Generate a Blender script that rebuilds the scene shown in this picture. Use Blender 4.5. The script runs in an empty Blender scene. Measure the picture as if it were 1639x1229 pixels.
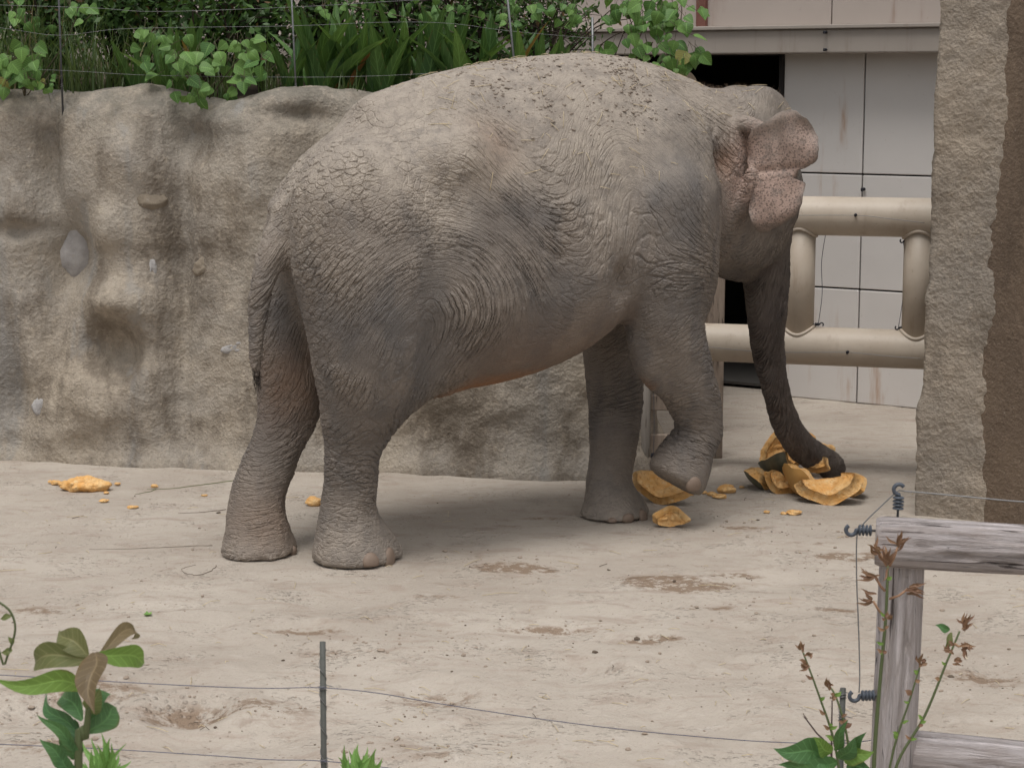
import bpy, bmesh, math, random
import numpy as np
from mathutils import Vector, Matrix

# ------------------------------------------------------------------ camera, light, exposure
scene = bpy.context.scene
COL = scene.collection
FPX = 3200.0                       # focal length in pixels of the 1639 px wide photograph
CAM_H = 2.4
PITCH = math.atan(484.5 / FPX)     # horizon lies near row 130 of the photograph

cam_data = bpy.data.cameras.new('camera')
cam = bpy.data.objects.new('camera', cam_data)
COL.objects.link(cam)
cam.location = (0, 0, CAM_H)
cam.rotation_euler = (math.pi / 2 - PITCH, 0, 0)
cam_data.sensor_width = 36.0
cam_data.lens = 36.0 * FPX / 1639.0
cam_data.clip_start = 0.1
cam_data.clip_end = 500
cam_data.dof.use_dof = True
cam_data.dof.focus_distance = 10.6
cam_data.dof.aperture_fstop = 16.0
scene.camera = cam

SUN_EL, SUN_AZ = math.radians(70), math.radians(-28)   # azimuth: from behind the camera, a little to its left
world = bpy.data.worlds.new('World')
scene.world = world
world.use_nodes = True
wn = world.node_tree
wn.nodes.clear()
w_out = wn.nodes.new('ShaderNodeOutputWorld')
w_bg = wn.nodes.new('ShaderNodeBackground')
w_sky = wn.nodes.new('ShaderNodeTexSky')
w_sky.sky_type = 'NISHITA'
w_sky.sun_disc = False
w_sky.sun_elevation = SUN_EL
w_sky.sun_rotation = math.pi + SUN_AZ
w_sky.dust_density = 3.0
w_hs = wn.nodes.new('ShaderNodeHueSaturation')          # overcast: the cloud layer takes the blue out
w_hs.inputs['Saturation'].default_value = 0.12
w_bg.inputs['Strength'].default_value = 0.115
wn.links.new(w_sky.outputs[0], w_hs.inputs['Color'])
wn.links.new(w_hs.outputs[0], w_bg.inputs['Color'])
wn.links.new(w_bg.outputs[0], w_out.inputs['Surface'])

sun_data = bpy.data.lights.new('sun', 'SUN')
sun_data.energy = 1.5
sun_data.angle = math.radians(24)
sun_data.color = (1.0, 0.977, 0.948)
sun = bpy.data.objects.new('sun', sun_data)
COL.objects.link(sun)
# light comes from azimuth behind the camera (-Y) and slightly left (-X)
sd = Vector((math.sin(SUN_AZ) * math.cos(SUN_EL), -math.cos(SUN_AZ) * math.cos(SUN_EL), math.sin(SUN_EL)))
sun.rotation_euler = sd.to_track_quat('Z', 'Y').to_euler()

scene.view_settings.view_transform = 'Standard'
scene.view_settings.look = 'None'
scene.view_settings.gamma = 1.0
scene.view_settings.use_curve_mapping = False
scene.view_settings.exposure = 0.42

scene.cycles.use_adaptive_sampling = True
scene.cycles.adaptive_threshold = 0.025
scene.cycles.max_bounces = 6
scene.cycles.diffuse_bounces = 3
scene.cycles.glossy_bounces = 2

# ------------------------------------------------------------------ helpers
RNG = np.random.default_rng(7)
random.seed(7)
CP, SP = math.cos(PITCH), math.sin(PITCH)
CAMP = np.array([0, 0, CAM_H])

def ray(px, py):
    dx, dy = (px - 819.5) / FPX, -(py - 614.5) / FPX
    return np.array([dx, CP + dy * SP, -SP + dy * CP])

def ground(px, py, z=0.0):
    """world point on height z that was measured at a pixel of the photograph"""
    d = ray(px, py)
    return CAMP + d * ((z - CAM_H) / d[2])

def depth(px, py, Y):
    """world point at distance Y"""
    d = ray(px, py)
    return CAMP + d * (Y / d[1])

def onplane(px, py, p0, n):
    d = ray(px, py)
    return CAMP + d * (np.dot(np.asarray(p0) - CAMP, n) / np.dot(d, n))

def tag(o, label=None, cat=None, group=None, kind=None):
    if label: o['label'] = label
    if cat: o['category'] = cat
    if group: o['group'] = group
    if kind: o['kind'] = kind
    return o

def empty(name, loc=(0, 0, 0), rz=0.0):
    o = bpy.data.objects.new(name, None)
    o.location = loc
    o.rotation_euler = (0, 0, rz)
    o.empty_display_size = 0.1
    COL.objects.link(o)
    return o

def link(name, me, parent=None, mats=None, smooth=True):
    o = bpy.data.objects.new(name, me)
    COL.objects.link(o)
    if mats:
        for m in (mats if isinstance(mats, (list, tuple)) else [mats]):
            if m.name not in me.materials: me.materials.append(m)
    if smooth and len(me.polygons):
        me.polygons.foreach_set('use_smooth', np.ones(len(me.polygons), dtype=bool))
    if parent is not None:
        o.parent = parent
    return o

def mesh_from(name, verts, faces):
    me = bpy.data.meshes.new(name)
    me.from_pydata([tuple(map(float, v)) for v in verts], [], [tuple(map(int, f)) for f in faces])
    me.validate(); me.update()
    return me

def quadmesh(name, verts, quads):
    """fast mesh from numpy arrays (n,3) and (m,4)"""
    me = bpy.data.meshes.new(name)
    verts = np.asarray(verts, dtype=np.float32); quads = np.asarray(quads, dtype=np.int32)
    me.vertices.add(len(verts)); me.vertices.foreach_set('co', verts.ravel())
    me.loops.add(quads.size); me.loops.foreach_set('vertex_index', quads.ravel())
    me.polygons.add(len(quads))
    me.polygons.foreach_set('loop_start', np.arange(0, quads.size, 4, dtype=np.int32))
    me.update(calc_edges=True)
    me.validate()
    return me

class MB:
    """collects simple solids, then links them as one mesh"""
    def __init__(self): self.v = []; self.f = []
    def add(self, v, f):
        o = len(self.v)
        self.v += [tuple(map(float, p)) for p in v]
        self.f += [tuple(i + o for i in q) for q in f]
    def tube(self, pts, rad, n=8, cap=True):
        pts = [np.asarray(p, float) for p in pts]
        if np.isscalar(rad): rad = [rad] * len(pts)
        ring = []; prev = None
        for i, p in enumerate(pts):
            a = pts[max(i - 1, 0)]; b = pts[min(i + 1, len(pts) - 1)]
            t = (b - a) / (np.linalg.norm(b - a) + 1e-9)
            if prev is None:
                ref = np.array([0, 0, 1.0]) if abs(t[2]) < .9 else np.array([1.0, 0, 0])
                x = np.cross(ref, t)
            else:
                x = prev - t * np.dot(prev, t)
            x /= np.linalg.norm(x) + 1e-9; prev = x
            y = np.cross(t, x)
            ring.append([p + rad[i] * (math.cos(k * 2 * math.pi / n) * x + math.sin(k * 2 * math.pi / n) * y) for k in range(n)])
        v = [q for r in ring for q in r]; f = []
        for i in range(len(pts) - 1):
            for k in range(n):
                f.append((i * n + k, i * n + (k + 1) % n, (i + 1) * n + (k + 1) % n, (i + 1) * n + k))
        if cap:
            f.append(tuple(range(n - 1, -1, -1))); f.append(tuple((len(pts) - 1) * n + k for k in range(n)))
        self.add(v, f)
    def box(self, c, s, R=None):
        c = np.asarray(c, float); h = np.asarray(s, float) / 2
        v = []
        for k in range(8):
            p = np.array([h[0] * (1 if k & 1 else -1), h[1] * (1 if k & 2 else -1), h[2] * (1 if k & 4 else -1)])
            if R is not None: p = R @ p
            v.append(c + p)
        self.add(v, [(0, 2, 3, 1), (4, 5, 7, 6), (0, 1, 5, 4), (2, 6, 7, 3), (0, 4, 6, 2), (1, 3, 7, 5)])
    def build(self, name, mats, parent=None, smooth=True, bevel=0.0):
        me = mesh_from(name, self.v, self.f)
        o = link(name, me, parent, mats, smooth)
        if bevel:
            m = o.modifiers.new('bevel', 'BEVEL'); m.width = bevel; m.segments = 2; m.limit_method = 'ANGLE'
        return o

def rot_z(a):
    c, s = math.cos(a), math.sin(a)
    return np.array([[c, -s, 0], [s, c, 0], [0, 0, 1]])

def frame(x, z=(0, 0, 1)):
    """rotation whose first axis is x and whose last is near z"""
    x = np.asarray(x, float); x = x / np.linalg.norm(x)
    z = np.asarray(z, float); y = np.cross(z, x); y /= np.linalg.norm(y)
    return np.stack([x, y, np.cross(x, y)], axis=1)

def vnoise(p, seed=0):
    """smooth value noise on (n,3) points, -1..1"""
    p = np.asarray(p, float)
    i = np.floor(p).astype(np.int64); f = p - i
    f = f * f * f * (f * (f * 6 - 15) + 10)
    out = np.zeros(len(p))
    for dx in (0, 1):
        for dy in (0, 1):
            for dz in (0, 1):
                h = ((i[:, 0] + dx) * 73856093) ^ ((i[:, 1] + dy) * 19349663) ^ ((i[:, 2] + dz) * 83492791) ^ (seed * 2654435761)
                h = (h ^ (h >> 13)) * 1274126177
                h = ((h ^ (h >> 16)) & 0xffffff) / float(0xffffff) * 2 - 1
                w = (f[:, 0] if dx else 1 - f[:, 0]) * (f[:, 1] if dy else 1 - f[:, 1]) * (f[:, 2] if dz else 1 - f[:, 2])
                out += h * w
    return out

def fbm(p, oct=4, seed=0, gain=.5):
    p = np.asarray(p, float); a = 1.0; s = np.zeros(len(p)); t = 0
    for k in range(oct):
        s += a * vnoise(p * 2 ** k + 17.3 * k, seed + k); t += a; a *= gain
    return s / t

def spline(pts, n):
    """Catmull-Rom through rows of pts, n samples per span"""
    P = np.asarray(pts, float); out = []
    for i in range(len(P) - 1):
        p0 = P[max(i - 1, 0)]; p1 = P[i]; p2 = P[i + 1]; p3 = P[min(i + 2, len(P) - 1)]
        for k in range(n):
            t = k / n
            out.append(.5 * (2 * p1 + (p2 - p0) * t + (2 * p0 - 5 * p1 + 4 * p2 - p3) * t * t + (3 * p1 - p0 - 3 * p2 + p3) * t ** 3))
    out.append(P[-1])
    return np.array(out)

# ---- node material helper
class NM:
    def __init__(self, name):
        self.m = bpy.data.materials.new(name); self.m.use_nodes = True
        self.t = self.m.node_tree; self.t.nodes.clear()
        self.out = self.t.nodes.new('ShaderNodeOutputMaterial')
        self.b = self.t.nodes.new('ShaderNodeBsdfPrincipled')
        self.t.links.new(self.b.outputs[0], self.out.inputs['Surface'])
        self.b.inputs['Roughness'].default_value = .85
        self.b.inputs['Specular IOR Level'].default_value = .25
    def n(self, typ, ins=None, **props):
        nd = self.t.nodes.new('ShaderNode' + typ)
        for k, v in props.items(): setattr(nd, k, v)
        for k, v in (ins or {}).items(): self.set(nd.inputs[k], v)
        return nd
    def set(self, sock, v):
        if isinstance(v, bpy.types.NodeSocket): self.t.links.new(v, sock)
        elif isinstance(v, bpy.types.Node): self.t.links.new(v.outputs[0], sock)
        elif isinstance(v, (tuple, list)) and sock.type == 'RGBA' and len(v) == 3: sock.default_value = (*v, 1)
        else: sock.default_value = v
    def coord(self, kind='Object'): return self.n('TexCoord').outputs[kind]
    def attr(self, name, out='Fac'): return self.n('Attribute', attribute_name=name).outputs[out]
    def mapping(self, vec, scale=(1, 1, 1), loc=(0, 0, 0), rot=(0, 0, 0)):
        return self.n('Mapping', {'Vector': vec, 'Scale': scale, 'Location': loc, 'Rotation': rot}).outputs[0]
    def noise(self, vec, scale, detail=4, rough=.55, dist=0, out=0):
        return self.n('TexNoise', {'Vector': vec, 'Scale': scale, 'Detail': detail, 'Roughness': rough, 'Distortion': dist}).outputs[out]
    def voro(self, vec, scale, feature='F1', rand=1.0, out='Distance'):
        return self.n('TexVoronoi', {'Vector': vec, 'Scale': scale, 'Randomness': rand}, feature=feature).outputs[out]
    def ramp(self, fac, stops, interp='LINEAR'):
        nd = self.n('ValToRGB', {'Fac': fac}); cr = nd.color_ramp; cr.interpolation = interp
        while len(cr.elements) < len(stops): cr.elements.new(.5)
        for e, (p, c) in zip(cr.elements, stops):
            e.position = p; e.color = (*c, 1) if isinstance(c, (tuple, list)) else (c, c, c, 1)
        return nd.outputs[0]
    def mix(self, fac, a, b, mode='MIX'):
        nd = self.n('Mix', data_type='RGBA', blend_type=mode)
        self.set(nd.inputs[0], fac); self.set(nd.inputs[6], a); self.set(nd.inputs[7], b)
        return nd.outputs[2]
    def math(self, op, a, b=None, c=None, clamp=False):
        nd = self.n('Math', operation=op, use_clamp=clamp)
        self.set(nd.inputs[0], a)
        if b is not None: self.set(nd.inputs[1], b)
        if c is not None: self.set(nd.inputs[2], c)
        return nd.outputs[0]
    def smooth(self, v, a, b, lo=0.0, hi=1.0):
        return self.n('MapRange', {'Value': v, 'From Min': a, 'From Max': b, 'To Min': lo, 'To Max': hi}, interpolation_type='SMOOTHSTEP').outputs[0]
    def bump(self, h, strength=.5, dist=.01, normal=None):
        ins = {'Height': h, 'Strength': strength, 'Distance': dist}
        if normal is not None: ins['Normal'] = normal
        return self.n('Bump', ins).outputs[0]
    def fin(self, color=None, rough=None, normal=None, spec=None, **kw):
        if color is not None: self.set(self.b.inputs['Base Color'], color)
        if rough is not None: self.set(self.b.inputs['Roughness'], rough)
        if normal is not None: self.set(self.b.inputs['Normal'], normal)
        if spec is not None: self.set(self.b.inputs['Specular IOR Level'], spec)
        for k, v in kw.items(): self.set(self.b.inputs[k.replace('_', ' ')], v)
        return self.m
# ------------------------------------------------------------------ ground
def ground_z(x, y):
    P = np.stack([x, y, 0 * x], 1)
    near = np.clip((9.6 - y) / 1.6, 0, 1)
    z = .010 * fbm(P * .8, 3, 3) + .006 * fbm(P * 3.1, 3, 13) + near * (.030 * fbm(P * 2.3, 4, 5) + .026 * np.maximum(fbm(P * 6, 4, 9, .6), 0))
    for px, py, rx, ry, a in HOLLOWS:
        c = ground(px, py)
        e = ((x - c[0]) / rx) ** 2 + ((y - c[1]) / ry) ** 2
        z = z + a * np.exp(-e) - a * .45 * np.exp(-((np.sqrt(e) - 1.7) / .5) ** 2)
    for q in FLAT:
        w = np.exp(-(((x - q[0]) ** 2 + (y - q[1]) ** 2) / .32 ** 2) ** 2)
        z = z * (1 - w)
    return z
HOLLOWS = [(305, 1140, .14, .13, -.05), (400, 1150, .2, .15, .02), (700, 1115, .12, .15, -.02), (1040, 1028, .13, .10, -.022), (880, 1010, .2, .1, -.012),
           (60, 1110, .25, .2, .025), (560, 965, .2, .19, -.018), (900, 1085, .2, .2, -.016), (1200, 1020, .21, .2, -.018), (330, 1010, .2, .19, -.016), (1120, 1150, .2, .2, -.015), (760, 870, .18, .18, -.012), (1240, 935, .19, .18, -.014), (100, 1140, .2, .12, -.02), (480, 1010, .16, .1, -.012), (1330, 1100, .2, .2, -.012), (760, 1190, .3, .12, -.015), (240, 960, .22, .12, .014), (1590, 1080, .2, .16, -.02)]
FLAT = [ground(566, 893), ground(413, 885), ground(983, 826), ground(1335, 765), ground(1080, 800), ground(1290, 790), ground(1270, 770)]
gxs = np.r_[-60, -30, -15, -8, -5.5, np.arange(-4.4, 5.2, .026), 6.5, 9, 15, 30, 60]
gys = np.r_[-25, -8, 0, 3, 4.5, np.arange(5.6, 16.4, .03), 18, 22, 30, 50, 90]
GX, GY = np.meshgrid(gxs, gys, indexing='ij')
fx, fy = GX.ravel(), GY.ravel()
gz = ground_z(fx, fy)
nxg, nyg = len(gxs), len(gys)
ii, jj = np.meshgrid(np.arange(nxg - 1), np.arange(nyg - 1), indexing='ij')
gq = np.stack([ii * nyg + jj, (ii + 1) * nyg + jj, (ii + 1) * nyg + jj + 1, ii * nyg + jj + 1], -1).reshape(-1, 4)
gmesh = quadmesh('ground', np.stack([fx, fy, gz], 1), gq)
damp = np.zeros(len(fx))
for px, py, rx, ry, a in [(815, 908, .17, .09, 1), (850, 913, .12, .06, .8), (1060, 930, .2, .12, .9), (1110, 940, .22, .10, .8), (1180, 922, .12, .05, .6), (1350, 892, .16, .09, .7), (1400, 888, .12, .06, .7), (1045, 1025, .12, .06, .8), (880, 1008, .25, .06, .55), (1340, 975, .12, .05, .5),
                      (305, 1142, .2, .16, .55), (130, 1110, .35, .2, .4), (420, 1140, .25, .16, .4), (700, 1118, .2, .12, .4), (60, 975, .2, .1, .4), (490, 1010, .2, .07, .5), (870, 830, .14, .05, .4), (1190, 845, .18, .06, .45), (1300, 870, .2, .06, .3), (540, 1045, .2, .05, .4), (1140, 975, .15, .04, .5), (700, 955, .2, .04, .35), (1560, 1085, .2, .12, .5), (90, 1200, .3, .12, .35), (700, 1215, .2, .08, .3), (1320, 1000, .14, .04, .3)]:
    c = ground(px, py)
    damp = np.maximum(damp, a * np.exp(-(((fx - c[0]) / rx) ** 2 + ((fy - c[1]) / ry) ** 2)))
a_ = gmesh.attributes.new('damp', 'FLOAT', 'POINT'); a_.data.foreach_set('value', damp.astype(np.float32))

M = NM('sandy_ground'); oc = M.coord()
n1 = M.noise(oc, .9, 5, .6); n2 = M.noise(oc, 9, 5, .65); n3 = M.noise(oc, 70, 4, .7); n4 = M.noise(M.mapping(oc, (1, 2.2, 1)), 3.4, 6, .7, .6)
c = M.mix(M.smooth(n1, .3, .7), (.378, .328, .276), (.458, .404, .345))
c = M.mix(M.smooth(n4, .48, .70, 0, .75), c, (.335, .272, .222))
c = M.mix(M.smooth(M.noise(M.mapping(oc, (1, 1.6, 1)), 7, 6, .72, .8), .55, .70, 0, .5), c, (.26, .20, .155))
c = M.mix(M.smooth(n2, .55, .75, 0, .35), c, (.540, .485, .440))
c = M.mix(M.smooth(n3, .55, .8, 0, .35), c, (.25, .20, .16))
dm = M.math('MULTIPLY', M.attr('damp'), M.smooth(M.noise(oc, 12, 6, .75), .38, .58, 0, 1.15), clamp=True)
c = M.mix(M.smooth(dm, .10, .42, 0, .9), c, (.225, .160, .112))
sp = M.voro(oc, 26, 'F1'); spm = M.math('MULTIPLY', M.math('LESS_THAN', sp, .16), M.smooth(M.noise(oc, 2.5, 3), .48, .62))
c = M.mix(M.math('MULTIPLY', spm, .6), c, (.17, .13, .10))
h = M.math('ADD', M.math('MULTIPLY', n2, .6), M.math('MULTIPLY', n3, .35))
hc = M.smooth(M.voro(oc, 34, 'F1'), .1, .5, 1, 0)
h = M.math('ADD', h, M.math('MULTIPLY', M.math('MULTIPLY', hc, M.smooth(M.noise(oc, 3, 4), .45, .65)), .5))
M.fin(c, .95, M.bump(h, .9, .028), .1)
tag(link('ground', gmesh, None, M.m), kind='structure')

# ------------------------------------------------------------------ artificial rock wall
WPATH = [np.array([-9.0, 13.2]), np.array([-5.5, 12.85])] + [ground(px, py)[:2] for px, py in ((-60, 735), (60, 740), (180, 744), (300, 746), (430, 752), (540, 752), (640, 750), (760, 763), (860, 767), (950, 764), (1005, 757))]
e_ = WPATH[-1]
WPATH += [e_ + (.14, .16), e_ + (.22, .5), e_ + (.24, 1.4), e_ + (.22, 3.2)]
wp = spline(WPATH, 40)
seg = np.r_[0, np.cumsum(np.linalg.norm(np.diff(wp, axis=0), axis=1))]
ws = np.arange(0, seg[-1], .024)
WX = np.interp(ws, seg, wp[:, 0]); WY = np.interp(ws, seg, wp[:, 1])
tx, ty = np.gradient(WX), np.gradient(WY); tl = np.hypot(tx, ty); nxw, nyw = ty / tl, -tx / tl
k_ = np.ones(25) / 25
nxw = np.convolve(np.pad(nxw, 12, 'edge'), k_, 'valid'); nyw = np.convolve(np.pad(nyw, 12, 'edge'), k_, 'valid')
tops = np.array([(depth(px, py, 12.7)[0], depth(px, py, 12.7)[2]) for px, py in ((-200, 150), (0, 147), (90, 152), (150, 150), (205, 136), (250, 143), (290, 160), (340, 167), (395, 156), (440, 146), (520, 141), (585, 152), (700, 148), (850, 150), (1000, 160), (1100, 170))])
wtop = np.interp(WX, tops[:, 0], tops[:, 1])
wtop = np.convolve(np.pad(wtop, 5, 'edge'), np.ones(11) / 11, 'valid')
nv, ncap = 100, 26
RELIEF = [  # px, py, half width, half height (photograph pixels), depth in metres (+ towards the viewer)
 (55, 250, 22, 90, -.16), (100, 420, 42, 75, -.26), (75, 520, 25, 120, -.12), (185, 250, 70, 70, .14), (175, 370, 40, 40, .10), (180, 480, 60, 28, .14), (190, 560, 60, 40, -.16), (150, 640, 90, 60, .10), (235, 590, 22, 140, .07),
 (285, 420, 20, 260, -.14), (300, 210, 35, 50, -.10), (400, 310, 75, 120, .12), (470, 185, 80, 16, -.09), (350, 190, 60, 20, .05), (420, 560, 70, 120, .06), (25, 640, 25, 80, -.10), (10, 340, 30, 50, .12), (15, 370, 40, 14, -.1),
 (560, 300, 60, 200, -.1), (660, 600, 60, 200, .08), (720, 680, 14, 60, -.05), (840, 640, 80, 120, .05), (1000, 620, 30, 200, -.08), (60, 700, 60, 22, .05)]
RELIEF = [(depth(px, py, 12.5)[0], depth(px, py, 12.5)[2], a * 12.6 / FPX, b * 12.6 / FPX, d) for px, py, a, b, d in RELIEF]
rows = []
for i in range(nv + 1):
    f = i / nv
    z = -.12 + (wtop + .12) * f
    d = -.16 * f + .05 * np.exp(-(z / .10) ** 2)
    for rx, rz, sx, sz, a in RELIEF:
        d = d + a * np.exp(-((WX - rx) / sx) ** 2 - ((z - rz) / sz) ** 2)
    P = np.stack([WX, WY, z], 1)
    d = d + .085 * fbm(P * 1.3, 3, 21) + .035 * fbm(P * 4, 4, 25, .5) + .010 * fbm(P * 13, 3, 29, .5)
    rnd = np.clip((f - .93) / .07, 0, 1)
    d = d - .10 * rnd ** 2
    rows.append(np.stack([WX + nxw * d, WY + nyw * d, z], 1)); dl = d
for i in range(1, ncap + 1):
    d = dl - i * .025
    P = np.stack([WX + nxw * d, WY + nyw * d, wtop * 0], 1)
    z = wtop + .015 * math.sin(min(i, 8) / 8 * math.pi) - .006 * max(i - 6, 0) + .02 * fbm(P * 7, 3, 33)
    rows.append(np.stack([P[:, 0], P[:, 1], z], 1))
nr_, nc_ = len(rows), len(ws)
wv = np.concatenate(rows)
ii, jj = np.meshgrid(np.arange(nr_ - 1), np.arange(nc_ - 1), indexing='ij')
wq = np.stack([ii * nc_ + jj, ii * nc_ + jj + 1, (ii + 1) * nc_ + jj + 1, (ii + 1) * nc_ + jj], -1).reshape(-1, 4)
wmesh = quadmesh('rock_wall', wv, wq)
topness = np.clip((wv[:, 2] - np.tile(wtop, nr_) + .38) / .38, 0, 1)
a_ = wmesh.attributes.new('weather', 'FLOAT', 'POINT'); a_.data.foreach_set('value', topness.astype(np.float32))

def rock_material(name, warm, grey, darkc, grit=26.0, disp=.0085, top=True):
    M = NM(name); oc = M.coord()
    n1 = M.noise(oc, 1.3, 5, .6); n2 = M.noise(M.mapping(oc, (1, 1, .35)), 2.6, 6, .65); n3 = M.noise(oc, 18, 5, .7); n5 = M.noise(oc, grit * 1.6, 4, .7)
    v = M.voro(oc, grit, 'F1'); v2 = M.voro(oc, grit * 2.3, 'SMOOTH_F1')
    c = M.mix(M.smooth(n1, .32, .66), warm, grey)
    c = M.mix(M.smooth(n2, .47, .66, 0, .85), c, darkc)
    c = M.mix(M.smooth(n3, .5, .78, 0, .5), c, tuple(min(1, q * 1.45) for q in warm))
    c = M.mix(M.smooth(M.noise(oc, 90, 3, .6), .56, .74, 0, .55), c, tuple(q * .5 for q in darkc))
    c = M.mix(M.smooth(M.noise(oc, 120, 2, .6), .66, .76, 0, .5), c, (.46, .42, .36))
    if top:
        w = M.math('MULTIPLY', M.attr('weather'), M.smooth(M.noise(oc, 5, 6, .7), .32, .6))
        c = M.mix(M.math('MULTIPLY', w, .75), c, (.125, .118, .100))
        s = M.smooth(M.noise(M.mapping(oc, (3.2, 3.2, .25)), 1.2, 4, .6), .56, .70)
        c = M.mix(M.math('MULTIPLY', s, .55), c, (.245, .240, .230))
    n6 = M.noise(oc, grit * 3.6, 3, .65)
    h = M.math('ADD', M.math('MULTIPLY', v, .42), M.math('MULTIPLY', n3, .38))
    h = M.math('ADD', h, M.math('MULTIPLY', v2, .35)); h = M.math('ADD', h, M.math('MULTIPLY', n5, .5)); h = M.math('ADD', h, M.math('MULTIPLY', n6, .4))
    d = M.n('Displacement', {'Height': h, 'Midlevel': .8, 'Scale': disp * 1.6})
    M.t.links.new(d.outputs[0], M.out.inputs['Displacement'])
    M.fin(c, .93, spec=.15)
    M.m.displacement_method = 'BOTH'
    return M.m
MAT_WALL = rock_material('gunite_rock', (.352, .300, .236), (.308, .276, .236), (.148, .121, .094))
rock_wall = link('rock_wall', wmesh, None, MAT_WALL)
tag(rock_wall, 'rough brown artificial rock wall running behind the elephant', 'wall')

def lump(name, c, r, mat, parent=None, seed=0, rough=.25, sub=3, R=None, flat=None):
    bm = bmesh.new(); bmesh.ops.create_icosphere(bm, subdivisions=sub, radius=1.0)
    V = np.array([v.co[:] for v in bm.verts])
    k = 1 + rough * fbm(V * 1.3 + seed * 7.1, 3, seed)
    W = V * k[:, None]
    # facets
    rg = np.random.default_rng(seed)
    for q in range(5):
        n = rg.normal(size=3); n /= np.linalg.norm(n); dd = W @ n - .78
        W = W - np.maximum(dd, 0)[:, None] * n * .85
    W = W * np.asarray(r)
    if R is not None: W = W @ R.T
    for v, p in zip(bm.verts, W): v.co = p
    me = bpy.data.meshes.new(name); bm.to_mesh(me); bm.free()
    o = link(name, me, parent, mat); o.location = c
    return o
MAT_STONE = {}
for nm, a, b in (('grey', (.42, .40, .39), (.31, .295, .285)), ('tan', (.27, .225, .170), (.20, .165, .125))):
    M = NM('embedded_stone_' + nm); oc = M.coord()
    n = M.noise(oc, 9, 6, .7)
    c = M.mix(M.smooth(n, .3, .65), a, b); c = M.mix(M.smooth(M.noise(oc, 40, 3), .6, .75, 0, .6), c, (.38, .34, .29))
    MAT_STONE[nm] = M.fin(c, .85, M.bump(M.noise(oc, 30, 6, .75), .5, .02), .2)
from mathutils.bvhtree import BVHTree
wall_bvh = BVHTree.FromPolygons([Vector(p) for p in wv], [tuple(q) for q in wq])
def wall_hit(px, py):
    d = Vector(ray(px, py)).normalized()
    h = wall_bvh.ray_cast(Vector(CAMP), d)
    return np.array(h[0]) if h[0] is not None else depth(px, py, 12.5)
for k, (px, py, w, hh, nm, R) in enumerate([(104, 402, 60, 96, 'grey', .12), (237, 323, 30, 28, 'tan', .1), (328, 431, 15, 14, 'tan', 0), (241, 431, 7, 12, 'grey', 0), (384, 553, 24, 15, 'grey', -.2), (65, 652, 14, 19, 'grey', .3), (640, 640, 12, 10, 'tan', 0)]):
    p = wall_hit(px, py); s = 12.4 / FPX
    rr = np.array([[math.cos(R), 0, math.sin(R)], [0, 1, 0], [-math.sin(R), 0, math.cos(R)]])
    lump('stone', p + (0, .50 * w * s, 0), (w * s * 1.2, w * s * .7, hh * s * 1.15), MAT_STONE[nm], rock_wall, 40 + k, .6, 4, R=rr)

# ------------------------------------------------------------------ planted bank behind the wall
tx_, ty_ = np.arange(-9, 1.42, .12), np.arange(12.9, 17.6, .12)
TX, TY = np.meshgrid(tx_, ty_, indexing='ij')
tzz = 2.24 + .10 * np.clip(TY - 13, 0, 3) + .05 * fbm(np.stack([TX.ravel(), TY.ravel(), 0 * TX.ravel()], 1) * 1.5, 3, 51).reshape(TX.shape)
ii, jj = np.meshgrid(np.arange(len(tx_) - 1), np.arange(len(ty_) - 1), indexing='ij'); L_ = len(ty_)
tq = np.stack([ii * L_ + jj, (ii + 1) * L_ + jj, (ii + 1) * L_ + jj + 1, ii * L_ + jj + 1], -1).reshape(-1, 4)
keep = (TX[:-1, :-1].ravel() < 1.0) | (TY[:-1, :-1].ravel() < 15.2)
tmesh = quadmesh('planted_bank', np.stack([TX.ravel(), TY.ravel(), tzz.ravel()], 1), tq[keep])
M = NM('bank_soil'); oc = M.coord(); n = M.noise(oc, 9, 5, .7)
MAT_SOIL = M.fin(M.mix(n, (.045, .034, .024), (.11, .085, .06)), .95, M.bump(M.noise(oc, 30, 5, .7), .6, .03), .1)
tag(link('planted_bank', tmesh, None, MAT_SOIL), kind='structure')
def bank_z(x, y): return 2.24 + .10 * min(max(y - 13, 0), 3)

# ------------------------------------------------------------------ keeper's building
BA = ground(1470, 655); BB = ground(1250, 634.5)
bd = (BB - BA) / np.linalg.norm(BB - BA)            # to the left, away from the viewer
bn = np.array([bd[1], -bd[0], 0.0]);
if bn[1] > 0: bn = -bn
def onb(px, py, off=0.0):
    """(distance along the facade, height) of a traced point on the facade plane moved out by off"""
    p = onplane(px, py, BA + bn * off, bn); return np.dot(p - BA, bd), p[2]
def bpt(s, z, off=0.0): return BA + bd * s + bn * off + np.array([0, 0, z])
def panel_mat(name, base, stain, amount, vert=.3):
    M = NM(name); oc = M.coord()
    st = M.noise(M.mapping(oc, (9, 9, .7)), 1.0, 5, .65); big = M.noise(oc, .8, 4); fine = M.noise(oc, 22, 5, .7); sp = M.noise(M.mapping(oc, (1, 1, .3)), 2.4, 5, .6)
    c = M.mix(M.smooth(big, .3, .7, 0, .5), base, tuple(q * .86 for q in base))
    k = M.math('MULTIPLY', M.smooth(st, .5, .68), M.smooth(sp, .5, .66))
    c = M.mix(M.math('MULTIPLY', k, amount), c, stain)
    c = M.mix(M.smooth(fine, .62, .8, 0, .3), c, tuple(q * .6 for q in stain))
    return M.fin(c, .62, M.bump(M.noise(oc, 4, 3), .12, .03), .3)
MAT_PANEL = panel_mat('grey_cladding', (.68, .645, .615), (.46, .31, .22), 1.2)
MAT_UPPER = panel_mat('beige_cladding', (.425, .365, .325), (.25, .165, .125), .8)
MAT_LEDGE = panel_mat('ledge_concrete', (.36, .315, .275), (.22, .175, .14), .7)
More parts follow.
